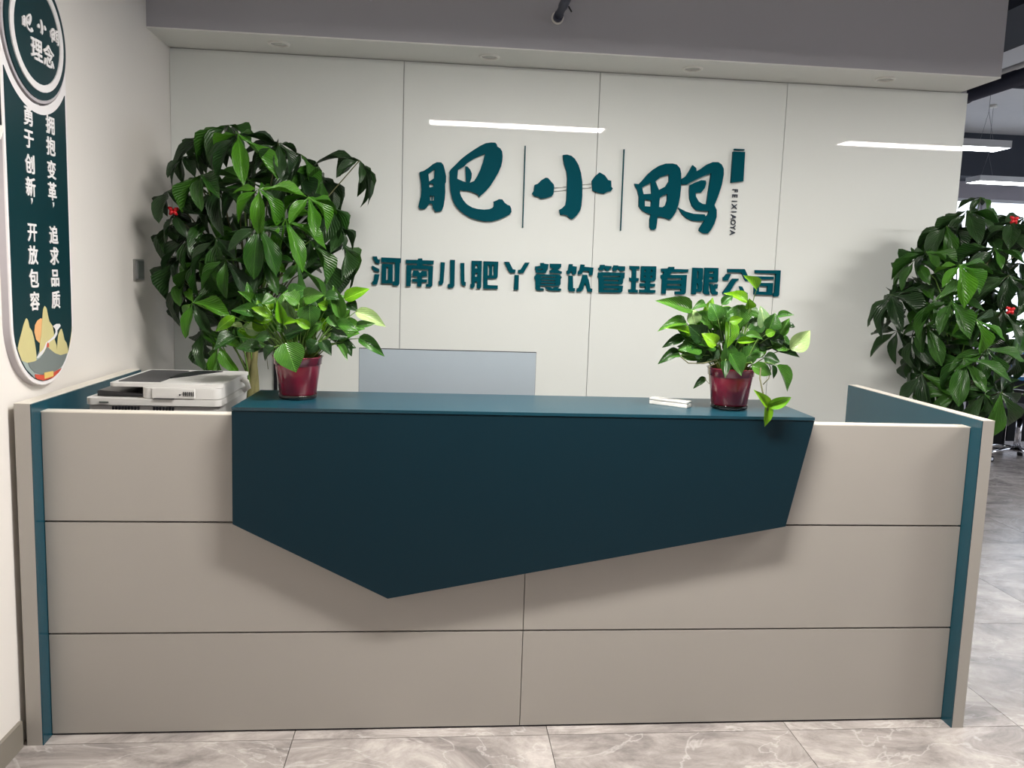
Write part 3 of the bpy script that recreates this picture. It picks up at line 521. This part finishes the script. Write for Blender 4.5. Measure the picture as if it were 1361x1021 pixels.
# ================================================================== PRINTER
pr = thing('printer', 'white multifunction printer behind the left front panel of the desk', 'printer', (0.28, 0.3, 0.75))
px0, px1, py0, py1 = 0.082, 0.505, 0.115, 0.50
def rbox(x0, x1, y0, y1, z0, z1, r, n=6):
    pts = []
    for cx, cy, a in ((x1-r, y1-r, 0), (x0+r, y1-r, 90), (x0+r, y0+r, 180), (x1-r, y0+r, 270)):
        for k in range(n+1):
            t_ = math.radians(a+90*k/n); pts.append((cx+r*math.cos(t_), cy+r*math.sin(t_)))
    return curve_mesh([pts], z1-z0, Matrix.Translation((0, 0, (z0+z1)/2)))
obj('body', rbox(px0+0.006, px1-0.006, py0+0.004, py1, 0.75, 1.055, 0.02), M['printer_grey'], pr, bevel=0.003, seg=1)
sc_ = obj('scanner_unit', rbox(px0, px1, py0-0.002, py1, 1.0575, 1.079, 0.022), M['printer_white'], pr, bevel=0.004)
for (a, b) in ((0.165, 0.262), (0.292, 0.368)):
    n = int((b-a)/0.0098)
    for i in range(n):
        x = a+i*0.0098
        obj('vent_slot', B(x, x+0.006, py0-0.0005, py0+0.006, 1.0415, 1.0535), M['black_plastic'], sc_)
# document feeder
fd = obj('document_feeder', rbox(0.255, px1, py0+0.0, py1, 1.081, 1.1155, 0.025), M['printer_white'], pr, bevel=0.005)
obj('feeder_lid', rbox(0.150, px1+0.002, py0+0.012, py1+0.004, 1.116, 1.127, 0.02), M['printer_white'], fd, bevel=0.003)
b_ = NB()
box(b_, 0.168, 0.300, py0+0.05, py1-0.03, 1.1271, 1.1293)
obj('paper_tray', b_, mat('printer_tray_grey', srgb(70, 70, 72), 0.5), fd, bevel=0.001, seg=1)
obj('paper_slot', curve_mesh([[(0.30, 0.26), (0.345, 0.33), (0.42, 0.47), (0.33, 0.47), (0.30, 0.40)]], 0.003, Matrix.Translation((0, 0, 1.1289))), M['black_plastic'], fd)
# sloping underside wedge and dark output tray on the left
w_ = curve_mesh([[(0.105, 1.080), (0.27, 1.080), (0.262, 1.088), (0.112, 1.099), (0.105, 1.0975)]], 0.30, frame_xz(0, py0+0.19, 0))
obj('output_tray', w_, M['black_plastic'], pr)
obj('feeder_door', rbox(0.288, 0.425, py0-0.004, py0+0.03, 1.083, 1.113, 0.005), M['printer_white'], fd, bevel=0.002, seg=1)
for i in range(6): obj('slot', B(0.388+i*0.0062, 0.3905+i*0.0062, py0-0.0062, py0-0.003, 1.091, 1.105), M['black_plastic'], fd)
obj('button', cyl((0.378, py0-0.0065, 1.0945), (0.378, py0-0.003, 1.0945), 0.0028, 12), M['black_plastic'], fd)
obj('latch', B(0.297, 0.360, py0-0.0068, py0-0.0018, 1.0795, 1.0825), M['black_plastic'], sc_)
obj('latch', B(0.128, 0.156, py0-0.0058, py0-0.0018, 1.064, 1.069), M['switch_dark'], sc_)
obj('hinge', TB([(px1+0.004, py1-0.12, 1.114), (px1+0.02, py1-0.12, 1.105), (px1+0.026, py1-0.12, 1.085), (px1+0.008, py1-0.12, 1.074)], 0.010, n=10), M['white_plastic'], pr)

# ================================================================== COMPUTER MONITOR
mo = thing('monitor', 'silver back of a wide computer monitor behind the teal counter', 'monitor', (1.243, 0.55, 0.75))
mz1 = 1.217; mz0 = 0.845; mx0, mx1 = 0.905, 1.583
obj('back_shell', B(mx0, mx1, 0.55, 0.562, mz0, mz1), M['silver'], mo, bevel=0.003)
obj('bezel', B(mx0-0.0025, mx1+0.0025, 0.563, 0.571, mz0-0.002, mz1+0.0025), M['black_plastic'], mo)
obj('screen', B(mx0+0.008, mx1-0.008, 0.572, 0.573, mz0+0.01, mz1-0.008), M['ink'], mo)
obj('stand_neck', B(1.20, 1.28, 0.525, 0.545, 0.76, 1.02), M['silver'], mo, bevel=0.003)
obj('stand_foot', rbox(1.13, 1.35, 0.44, 0.66, 0.75, 0.76, 0.03), M['silver'], mo, bevel=0.002)

# small white box on the counter
a_ = math.radians(-40)
rb = thing('white_box', 'small flat white plastic box lying on the teal counter left of the right pothos', 'box', (1.995, 0.155, HZ))
def rb_box(x0, x1, y0, y1, z0, z1): return B(x0, x1, y0, y1, z0, z1, rot=Matrix.Translation((2.010, 0.160, HZ)) @ Matrix.Rotation(a_, 4, 'Z'))
obj('base', rb_box(-0.07, 0.07, -0.020, 0.020, 0, 0.013), M['white_plastic'], rb, bevel=0.002)
obj('lid', rb_box(-0.07, 0.07, -0.020, 0.020, 0.0145, 0.022), M['white_plastic'], rb, bevel=0.002)
# narrow black strip behind the left pothos
SX = 0.414
st = thing('cable_duct', 'narrow black upright strip on the glass wall behind the left pothos pot', 'strip', (SX, YB, 0.5))
obj('cover', B(SX-0.008, SX+0.008, YB-0.014, YB, 0.02, 1.13), M['black_plastic'], st, bevel=0.002)
obj('end_cap', B(SX-0.009, SX+0.009, YB-0.015, YB, 1.13, 1.136), M['black_plastic'], st)

# ================================================================== PLANTS
def blade_mesh(name, prof, droop, cup, nx=8, ny=4, twist=0.0, wav=0.0):
    """Unit blade: base at origin, tip at x=1, half width from prof(t) (max .5); droops in -z."""
    bm = bmesh.new(); rows_ = []
    for i in range(nx+1):
        t_ = i/nx; hw = prof(t_); ang = droop*t_
        # integrate a bend
        x = math.sin(ang)/droop if droop else t_; z = -(1-math.cos(ang))/droop if droop else 0
        row = []
        if hw < 0.004:
            row = [bm.verts.new((x, 0, z))]
        else:
            for j in range(ny+1):
                s = -1+2*j/ny
                row.append(bm.verts.new((x + 0.0*s, s*hw, z + cup*abs(s)*hw + wav*math.sin(t_*9+s*2)*abs(s)*0.05 + twist*s*hw*t_)))
        rows_.append(row)
    for i in range(nx):
        a, b = rows_[i], rows_[i+1]
        if len(a) == 1 and len(b) == 1: continue
        if len(a) == 1:
            for j in range(len(b)-1): bm.faces.new((a[0], b[j+1], b[j]))
        elif len(b) == 1:
            for j in range(len(a)-1): bm.faces.new((a[j], a[j+1], b[0]))
        else:
            for j in range(len(a)-1): bm.faces.new((a[j], a[j+1], b[j+1], b[j]))
    me = bpy.data.meshes.new(name); bm.to_mesh(me); bm.free()
    for p in me.polygons: p.use_smooth = True
    return me
def obov(t_):
    if t_ >= 1 or t_ <= 0: return 0
    return 0.5*math.sin(math.pi*t_**1.35)**0.95
def heart(t_):
    if 0 < t_ < 1: return 0.5*math.sin(math.pi*t_**0.66)**0.8*(1-0.28*max(0, t_-0.6)/0.4)
    if t_ <= 0: return 0.10
    return 0
TREE_ME = []
for k in range(6):
    for c in range(3):
        me = blade_mesh('leaflet', obov, [0.3, 0.55, 0.8, 1.1, 0.2, 0.65][k], [0.3, 0.45, 0.2, 0.4, 0.2, 0.5][k], nx=8, ny=4, twist=[0, .2, -.2, .15, -.1, 0.3][k], wav=1.0)
        me.materials.append(TL[c]); TREE_ME.append((c, me))
POTH_ME = []
for k in range(4):
    for c in range(5):
        me = blade_mesh('leaf', heart, [0.5, 0.9, 0.25, 1.2][k], [0.4, 0.25, 0.6, 0.45][k], nx=8, ny=4, twist=[0, .2, -.2, .1][k], wav=0.4)
        me.materials.append(LM[c]); POTH_ME.append((c, me))
def place_blade(name, me, base, dirv, nrm, length, width, parent):
    d = Vector(dirv).normalized(); n = Vector(nrm); n = n - d*n.dot(d)
    if n.length < 1e-3: n = Vector((0, -1, 0.2)) - d*Vector((0, -1, 0.2)).dot(d)
    n.normalize(); w = n.cross(d)
    o = bpy.data.objects.new(name, me); COL.objects.link(o); o.parent = parent
    mw = Matrix((d*length, w*width, n*length)).transposed().to_4x4(); mw.translation = Vector(base)
    o.matrix_basis = world_of(parent).inverted() @ mw
    return o
def ray_point(u, v, y):     # point of the vertical plane y that the photograph shows at (u, v)
    d = _F + R2*((u-680.5+0.19)/FPX) - U2*((v-510.5+16.68)/FPX)
    return CAMP + d*((y-CAMP.y)/d.y)

def money_tree(name, label, loc, hubs, crown_c, trunk_top, seed, ribbons, ymax, xmin, tones):
    rnd = random.Random(seed)
    t = thing(name, label, 'plant', loc, 'tall money trees beside the desk')
    x, y, _ = loc
    pot = obj('pot', lathe(NB(), loc, [(0.10, 0), (0.105, 0.01), (0.15, 0.30), (0.158, 0.305), (0.158, 0.33), (0.143, 0.33), (0.140, 0.28), (0.001, 0.28)], 32), M['ceramic'], t)
    obj('soil', lathe(NB(), loc, [(0.141, 0.283), (0.08, 0.292), (0.001, 0.296)], 24), M['soil'], t)
    # plaited trunk of three stems
    for s in range(3):
        pts = []; rs = []
        for i in range(23):
            f = i/22; z = 0.28+(trunk_top-0.28)*f; a = s*2.094+f*9.0; rr = 0.017*(1-0.3*f)
            pts.append((x+rr*math.cos(a), y+rr*math.sin(a), z)); rs.append(0.020-0.006*f)
        obj('trunk', TB(pts, rs, n=8), M['bark'], t)
    cc = Vector(crown_c)
    for hi, (u, v, yy, tone) in enumerate(hubs):
        P = ray_point(u, v, yy)
        if P.y > ymax-0.05 and P.x < XR+0.05: P.y = ymax-0.05
        out = P-cc; out.z *= 0.6
        out = out.normalized() if out.length > 1e-3 else Vector((0, -1, 0))
        start = Vector((x, y, min(trunk_top, max(trunk_top-0.55, P.z-0.35))))
        start += Vector((rnd.uniform(-.012, .012), rnd.uniform(-.012, .012), 0))
        midp = start.lerp(P, 0.55) + Vector((0, 0, 0.05+0.06*rnd.random()))
        pts = [start.lerp(midp, k/3) for k in range(3)] + [midp.lerp(P, k/3) for k in range(4)]
        lf = obj('leaf_stalk', TB(pts, [0.0042, 0.0038, 0.0034, 0.003, 0.0028, 0.0026, 0.0024], n=6), M['stem_brown'] if tone == 0 else M['stem'], t, loc=P)
        axis = (Vector((0, 0, 0.8)) + out*0.9 + Vector((rnd.uniform(-.35, .35), rnd.uniform(-.75, -.05), rnd.uniform(-.15, .3)))).normalized()
        e1 = axis.orthogonal().normalized(); e2 = axis.cross(e1)
        nl = 6 if hi % 3 else 7
        ph = rnd.random()*6.28; L0 = rnd.uniform(0.18, 0.235)
        if tone < 0: L0 = 0.11; nl = 4
        for k in range(nl):
            a = ph+2*math.pi*k/nl*0.93
            d = e1*math.cos(a)+e2*math.sin(a)
            ln = L0*rnd.uniform(0.78, 1.05)*(0.72 if k in (0, nl-1) else 1)
            d = (d - axis*rnd.uniform(0.0, 0.45) - Vector((0, 0, 0.28))).normalized()
            tip = P+d*ln*0.8
            if tip.y > ymax-0.03 and tip.x < XR+0.05: d.y -= (tip.y-(ymax-0.03))/ln; d.normalize()
            if tip.x < xmin+0.03: d.x += (xmin+0.03-tip.x)/ln*1.5; d.normalize()
            c = max(0, min(2, tone if rnd.random() < 0.75 else rnd.choice((0, 1))))
            me = [q for q in TREE_ME if q[0] == c][rnd.randrange(6)][1]
            place_blade('leaflet', me, P, d, axis+Vector((0, 0, 0.4)), ln, ln*rnd.uniform(0.30, 0.38), lf)
    for (u, v, yy) in ribbons:
        P = ray_point(u, v, yy)
        b = NB()
        for a in (0.4, 2.6, 4.0, 5.4):
            q = P+Vector((math.cos(a)*0.022, -0.006, math.sin(a)*0.022))
            tube(b, [P, P.lerp(q, 0.5)+Vector((0, -0.008, 0)), q], [0.004, 0.009, 0.005], n=6)
        obj('red_ribbon', b, M['red'], t, loc=P)
    return t
HL = [(303,166,1.0,0),(316,178,.82,2),(370,190,.88,0),(478,213,1.0,0),(272,178,1.05,0),(243,208,1.0,0),(224,253,.95,0),(344,251,.72,2),(410,262,.78,2),
      (343,300,.72,1),(379,292,.75,2),(231,284,.9,0),(251,312,.9,0),(287,316,.8,1),(412,320,.9,1),(452,300,1.0,0),(456,325,1.05,0),(224,300,1.0,0),
      (238,340,.95,0),(262,345,.85,1),(300,345,.75,1),(350,345,.8,2),(396,350,.85,1),(256,402,.8,2),(290,458,.9,2),(320,395,.9,1),(240,372,.95,0),
      (340,385,.9,1),(436,345,1.05,0),(390,225,1.0,0),(340,212,1.1,0),(290,250,.9,0),(312,285,1.1,0),(425,232,1.1,0),(268,232,.85,1),(365,320,1.1,0),
      (295,375,1.1,0),(392,300,1.1,0),(330,240,.9,1),(380,255,1.0,0),(275,290,.95,0),(330,330,1.0,0),(400,205,1.05,0),(440,270,.95,0),(245,395,1.0,0),(268,440,1.0,1),(310,430,.9,1),(350,420,1.0,0)]
money_tree('money_tree', 'tall money tree with drooping palmate leaves in the corner behind the printer', (0.405, 1.0, 0), HL, (0.42, 1.03, 1.58), 1.25, 3,
           [(231, 280, .87)], YB, XL, 0)
HR = [(1184,392,1.1,0),(1192,440,1.15,0),(1205,410,1.15,0),(1218,370,1.2,0),(1245,335,1.2,0),(1270,300,1.2,0),(1215,470,1.15,0),(1360,290,1.2,0),(1355,350,1.2,0),(1330,450,1.2,0),(1260,440,1.2,0),(1303,262,1.1,-1),(1285,280,1.1,0),(1345,296,1.0,0),(1275,352,.85,2),(1231,335,1.05,1),(1196,388,1.15,0),(1341,366,.95,0),(1215,346,1.1,1),
      (1264,400,.9,1),(1231,432,1.0,1),(1297,425,.85,2),(1334,413,.95,0),(1212,447,1.1,0),(1281,476,.9,1),(1312,463,.9,1),(1225,496,1.05,0),(1275,518,.95,1),
      (1240,508,1.05,0),(1309,524,.9,1),(1330,522,.9,0),(1350,470,1.0,0),(1360,430,1.0,1),(1370,380,1.0,0),(1375,320,1.1,0),(1310,310,1.1,0),(1262,318,1.15,0),
      (1300,340,1.2,0),(1245,380,1.2,0),(1290,385,1.15,0),(1320,390,1.15,0),(1250,460,1.15,0),(1300,500,1.1,0),(1340,500,1.1,0),(1385,450,1.1,0),(1390,500,1.1,1),
      (1240,400,.95,1),(1322,330,.95,1),(1258,300,1.1,0)]
money_tree('money_tree', 'tall money tree behind the right end panel of the desk, two red ribbons in it', (3.68, 1.12, 0), HR, (3.80, 1.1, 1.4), 1.30, 11,
           [(1346, 292, .93), (1341, 412, .88)], YB, -9, 0)

def nearer(c, x, y, z):     # outline point (x, z) taken at depth y in front of the pot's middle
    return CAMP + (c+Vector((x, 0, z))-CAMP)*((c.y+y-CAMP.y)/(c.y-CAMP.y))
def pothos(label, loc, scale_px, base_px, leaves, fill, seed, rim=0.142, hang=None):
    rnd = random.Random(seed)
    t = thing('potted_pothos', label, 'plant', loc, 'potted pothos on the counter')
    c = Vector(loc)
    h = rim
    obj('pot', lathe(NB(), loc, [(0.001, 0.012), (0.056, 0.012), (0.060, 0.016), (0.073, h-0.03), (0.073, h-0.028), (0.077, h-0.026), (0.079, h-0.005), (0.083, h), (0.079, h), (0.070, h-0.02), (0.001, h-0.022)], 40), M['burgundy'], t)
    cb = lathe(NB(), loc, [(0.0005, 0.0005), (0.056, 0.0005), (0.0615, 0.004), (0.063, 0.016), (0.0615, 0.016), (0.0598, 0.006), (0.055, 0.003), (0.0005, 0.003)], 40)
    obj('clear_saucer', cb, M['clear'], t)
    obj('soil', lathe(NB(), loc, [(0.0705, h-0.0215), (0.04, h-0.012), (0.001, h-0.01)], 24), M['soil'], t)
    L_ = []
    for (bx, by, tx, ty, w, tone) in leaves:
        L_.append(((bx-base_px[0])/scale_px, (base_px[1]-by)/scale_px, (tx-base_px[0])/scale_px, (base_px[1]-ty)/scale_px, w/scale_px, tone, True))
    for i in range(fill[0]):
        a = rnd.uniform(0, 6.283); r = math.sqrt(rnd.random())
        x = fill[1]+fill[3]*r*math.cos(a); z = fill[2]+fill[4]*r*math.sin(a)
        d = math.atan2(z-0.13, x)+rnd.uniform(-0.7, 0.7); ln = rnd.uniform(0.06, 0.09)
        L_.append((x, z, x+ln*math.cos(d), z+ln*math.sin(d)*0.7, rnd.uniform(0.05, 0.065), rnd.choice((0, 1, 1, 1, 2)), False))
    for i, (x0, z0, x1, z1, w, tone, ex) in enumerate(L_):
        if ex:
            yy = rnd.uniform(-0.085, 0.0)
            if abs(x0) < 0.09 and min(z0, z1) < h+0.01: yy = -0.098
        else: yy = rnd.uniform(-0.04, 0.11)
        yy *= max(0.35, 1-abs(x0)*2.2) if min(z0, z1) > h else 1
        if ex and x0 > 0.1 and min(z0, z1) < 0.07: yy = -0.168
        bp = nearer(c, x0, yy, z0) if ex else c+Vector((x0, yy, z0)); tp = nearer(c, x1, yy-0.01, z1) if ex else c+Vector((x1, yy-0.01, z1))
        d = tp-bp; ln = d.length
        if ln < 1e-3: continue
        dd = d.normalized(); ydir = rnd.uniform(-0.45, 0.1)
        dd = (dd+Vector((0, ydir, 0))).normalized()
        nrm = Vector((rnd.uniform(-.35, .35), -1.0, rnd.uniform(0.15, 0.9)))
        me = [q for q in POTH_ME if q[0] == tone][rnd.randrange(4)][1]
        lf = place_blade('leaf', me, bp, dd, nrm, ln*1.17, max(w, ln*0.4)*1.16, t)
        if max(z0, z1) < h-0.03: continue
        s0 = c+Vector((max(-.05, min(.05, x0*0.3)), rnd.uniform(-.03, .03), h-0.012))
        mp = s0.lerp(bp, 0.5)+Vector((0, 0, 0.02 if z0 > h else 0.05))
        if z0 < h+0.01: mp = Vector((s0.x+(bp.x-s0.x)*0.7, min(s0.y, bp.y), c.z+h+0.03))
        pts = [s0, s0.lerp(mp, .5)+Vector((0, 0, .008)), mp, mp.lerp(bp, .5)+Vector((0, 0, .004)), bp]
        pm = TB(pts, [0.0022, 0.002, 0.0018, 0.0016, 0.0014], n=5)
        # petiole belongs to its leaf; the blade's scaled frame is undone by storing it in leaf space
        me2 = bpy.data.meshes.new('petiole'); pm.transform(world_of(lf).inverted()); pm.to_mesh(me2); pm.free(); me2.materials.append(M['stem'])
        po = bpy.data.objects.new('petiole', me2); COL.objects.link(po); po.parent = lf
    return t, c
PR = [(300,240,90,180,80,1),(270,330,100,325,50,1),(300,390,160,325,60,2),(300,430,350,290,80,2),(385,270,460,170,70,2),(390,200,310,215,50,1),
      (330,330,300,240,80,3),(480,300,440,200,110,1),(500,310,580,200,80,1),(670,180,545,120,70,2),(500,200,570,130,50,1),(725,95,645,15,65,2),
      (690,220,680,165,60,2),(620,200,630,340,130,1),(555,310,555,465,95,2),(560,310,640,285,50,2),(480,460,400,400,80,2),(800,350,770,220,80,3),
      (830,350,860,260,100,1),(880,270,975,250,50,1),(900,390,950,290,70,1),(960,330,1005,320,40,0),(985,480,1105,370,110,3),(670,410,800,380,50,1),
      (810,390,870,360,50,2),(830,410,980,430,50,0),(620,440,730,430,45,2),(575,520,660,645,110,1),(705,470,715,585,50,4),(810,540,905,560,75,0),
      (860,480,1030,520,70,0),(730,600,870,640,75,1),(900,590,990,740,90,1),(870,590,890,670,35,0),(250,420,130,470,55,0),(220,500,105,580,30,0),
      (240,540,180,545,25,1),(360,490,240,480,80,0),(490,490,370,570,110,0),(250,540,370,560,50,1),(548,570,540,670,55,0),
      (858,860,1020,800,60,2),(855,860,765,765,40,2),(855,850,860,990,30,2),(415,680,345,740,25,0),
      (700,320,770,350,90,0),(640,380,560,420,100,0),(450,400,520,440,90,0),(420,470,330,440,90,0),(760,440,860,470,80,0),(680,250,760,260,80,1)]
t2, c2 = pothos('right potted pothos in burgundy pot, one vine hanging over the counter edge', (2.203, 0.115, HZ), 1924, (590, 885), PR,
                (46, 0.0, 0.235, 0.16, 0.075), 5, hang=(41, 42, 43, 44))
def vine(t, c, pts_px, r, sp, bp):
    P = [nearer(c, (a-bp[0])/sp, y, (bp[1]-b)/sp) for a, b, y in pts_px]
    obj('vine', TB(P, r, n=6), M['stem_brown'], t)
vine(t2, c2, [(740, 590, -.03), (790, 600, -.10), (790, 680, -.13), (815, 770, -.155), (845, 850, -.165), (858, 895, -.172)], 0.0026, 1924, (590, 885))
vine(t2, c2, [(830, 560, -.02), (860, 610, -.05), (850, 680, -.06), (815, 720, -.07)], 0.0018, 1924, (590, 885))
vine(t2, c2, [(500, 580, -.05), (440, 610, -.09), (450, 725, -.10), (415, 690, -.09)], 0.0014, 1924, (590, 885))
vine(t2, c2, [(500, 560, -.04), (400, 590, -.06), (300, 590, -.05), (240, 545, -.04)], 0.0022, 1924, (590, 885))
PL_ = [(1000,150,1150,65,90,2),(1080,240,1295,300,70,3),(1090,340,1210,315,50,1),(1110,440,1305,525,50,1),(970,290,920,80,90,1),(1020,170,1090,220,80,0),
       (880,280,940,350,60,1),(940,350,1090,330,90,1),(870,210,810,190,70,2),(740,200,740,360,150,1),(740,370,635,300,60,2),(820,290,840,385,60,2),
       (545,340,510,190,70,2),(550,340,640,310,60,2),(590,270,545,155,60,3),(620,300,590,180,70,3),(450,290,320,215,60,2),(450,250,430,160,70,2),
       (330,200,240,110,60,1),(330,190,280,60,60,1),(390,270,190,240,90,1),(190,300,60,410,70,2),(250,380,150,345,40,3),(380,400,250,370,110,3),
       (380,530,220,520,100,0),(200,450,60,530,100,0),(560,490,635,680,190,1),(800,470,720,550,110,0),(830,470,900,560,80,0),(940,480,1070,480,80,0),
       (960,490,1025,595,50,1),(1000,470,1065,555,60,0),(590,130,700,70,120,1),(700,140,830,120,110,1),(660,180,560,120,100,1),(560,430,680,380,120,0),
       (450,450,330,440,90,0),(480,160,400,190,80,1),(860,140,960,110,80,0),(900,400,1010,420,90,0),(300,270,400,330,80,1),(480,520,380,600,70,0)]
t1, c1 = pothos('left potted pothos in burgundy pot, a big leaf over its rim', (0.742, 0.165, HZ), 2274, (655, 905), PL_,
                (46, -0.01, 0.245, 0.16, 0.08), 9)
vine(t1, c1, [(600, 540, -.02), (480, 520, -.05), (420, 560, -.05), (435, 690, -.05)], 0.0012, 2274, (655, 905))

# ================================================================== OFFICE BEYOND
ds = thing('office_desk', 'office desk with blue edged white top and black modesty panel far right', 'desk', (7.6, 4.9, 0))
obj('desk_top', B(6.62, 8.6, 4.55, 5.25, 0.70, 0.728), M['white_plastic'], ds)
obj('edge_strip', box(B(6.61, 8.6, 4.54, 4.549, 0.695, 0.73), 6.61, 6.619, 4.549, 5.25, 0.695, 0.73), M['blue'], ds)
obj('modesty_panel', B(6.66, 8.55, 4.60, 4.62, 0.10, 0.698), M['black_fabric'], ds)
obj('side_panel', B(6.63, 6.655, 4.62, 5.2, 0.0, 0.698), M['black_fabric'], ds)
obj('side_panel', B(8.56, 8.585, 4.62, 5.2, 0.0, 0.698), M['black_fabric'], ds)
obj('divider_screen', B(6.9, 8.6, 5.18, 5.21, 0.729, 1.02), M['blue'], ds, bevel=0.004)
pp = thing('paper_stack', 'stack of white papers on the blue edged office desk', 'paper', (7.0, 4.7, 0.728))
for i in range(3):
    obj('sheet_bundle', B(6.78+i*0.012, 7.0+i*0.008, 4.62+i*0.01, 4.92, 0.7285+i*0.017, 0.744+i*0.017), M['white_plastic'], pp)

def office_chair(loc, rz, label):
    x, y, _ = loc
    t = thing('office_chair', label, 'chair', loc)
    c = Vector(loc)
    R_ = Matrix.Rotation(rz, 3, 'Z')
    def w(p): return c+R_ @ Vector(p)
    hub = 0.085
    for k in range(5):
        a = 2*math.pi*k/5+0.3
        tipv = (0.29*math.cos(a), 0.29*math.sin(a), 0.075)
        lg = obj('leg', TB([w((0.02*math.cos(a), 0.02*math.sin(a), hub+0.03)), w((0.16*math.cos(a), 0.16*math.sin(a), 0.105)), w(tipv)], [0.022, 0.017, 0.012], n=10), M['chrome'], t)
        pt = w((tipv[0], tipv[1], 0.028)); ax = R_ @ Vector((-math.sin(a), math.cos(a), 0))
        obj('castor', TB([pt-ax*0.022, pt+ax*0.022], 0.028, n=18), M['black_plastic'], lg)
        obj('castor_cap', TB([pt-ax*0.025, pt+ax*0.025], 0.014, n=14), M['chrome'], lg)
        obj('castor_stem', TB([pt, w(tipv)], 0.006, n=8), M['chrome'], lg)
    obj('gas_lift', TB([w((0, 0, hub)), w((0, 0, 0.42))], [0.028, 0.024], n=14), M['chrome'], t)
    sb = NB()
    bmesh.ops.create_cube(sb, size=1.0); sb.transform(Matrix.Translation(w((0, 0, 0.46))) @ R_.to_4x4() @ Matrix.Diagonal((0.50, 0.50, 0.08, 1)))
    obj('seat', sb, M['black_fabric'], t, bevel=0.03, seg=3, smooth=True)
    bb = NB(); bmesh.ops.create_cube(bb, size=1.0); bmesh.ops.subdivide_edges(bb, edges=bb.edges, cuts=3, use_grid_fill=True)
    for v in bb.verts:
        v.co.y += 0.9*v.co.x**2*0.4; 
        if v.co.z > 0.4: v.co.x *= 0.85
    bb.transform(Matrix.Translation(w((0, 0.25, 0.84))) @ R_.to_4x4() @ Matrix.Rotation(-0.12, 4, 'X') @ Matrix.Diagonal((0.48, 0.055, 0.58, 1)))
    obj('backrest', bb, M['black_fabric'], t, smooth=True)
    obj('back_bar', TB([w((0, 0.1, 0.41)), w((0, 0.27, 0.43)), w((0, 0.3, 0.66))], 0.016, n=10), M['chrome'], t)
    for s in (-1, 1):
        ar = obj('armrest', TB([w((s*0.24, 0.06, 0.43)), w((s*0.30, 0.06, 0.44)), w((s*0.30, 0.06, 0.64)), w((s*0.29, -0.14, 0.65))], 0.013, n=10), M['chrome'], t)
        obj('arm_pad', B(0, 1, 0, 1, 0, 1, rot=Matrix.Translation(w((s*0.29-0.03, -0.16, 0.655))) @ R_.to_4x4() @ Matrix.Diagonal((0.06, 0.24, 0.025, 1))), M['black_plastic'], ar, bevel=0.008)
    return t
office_chair((6.46, 4.2, 0), 0.5, 'black office chair with chrome star base on castors, beyond the right tree')
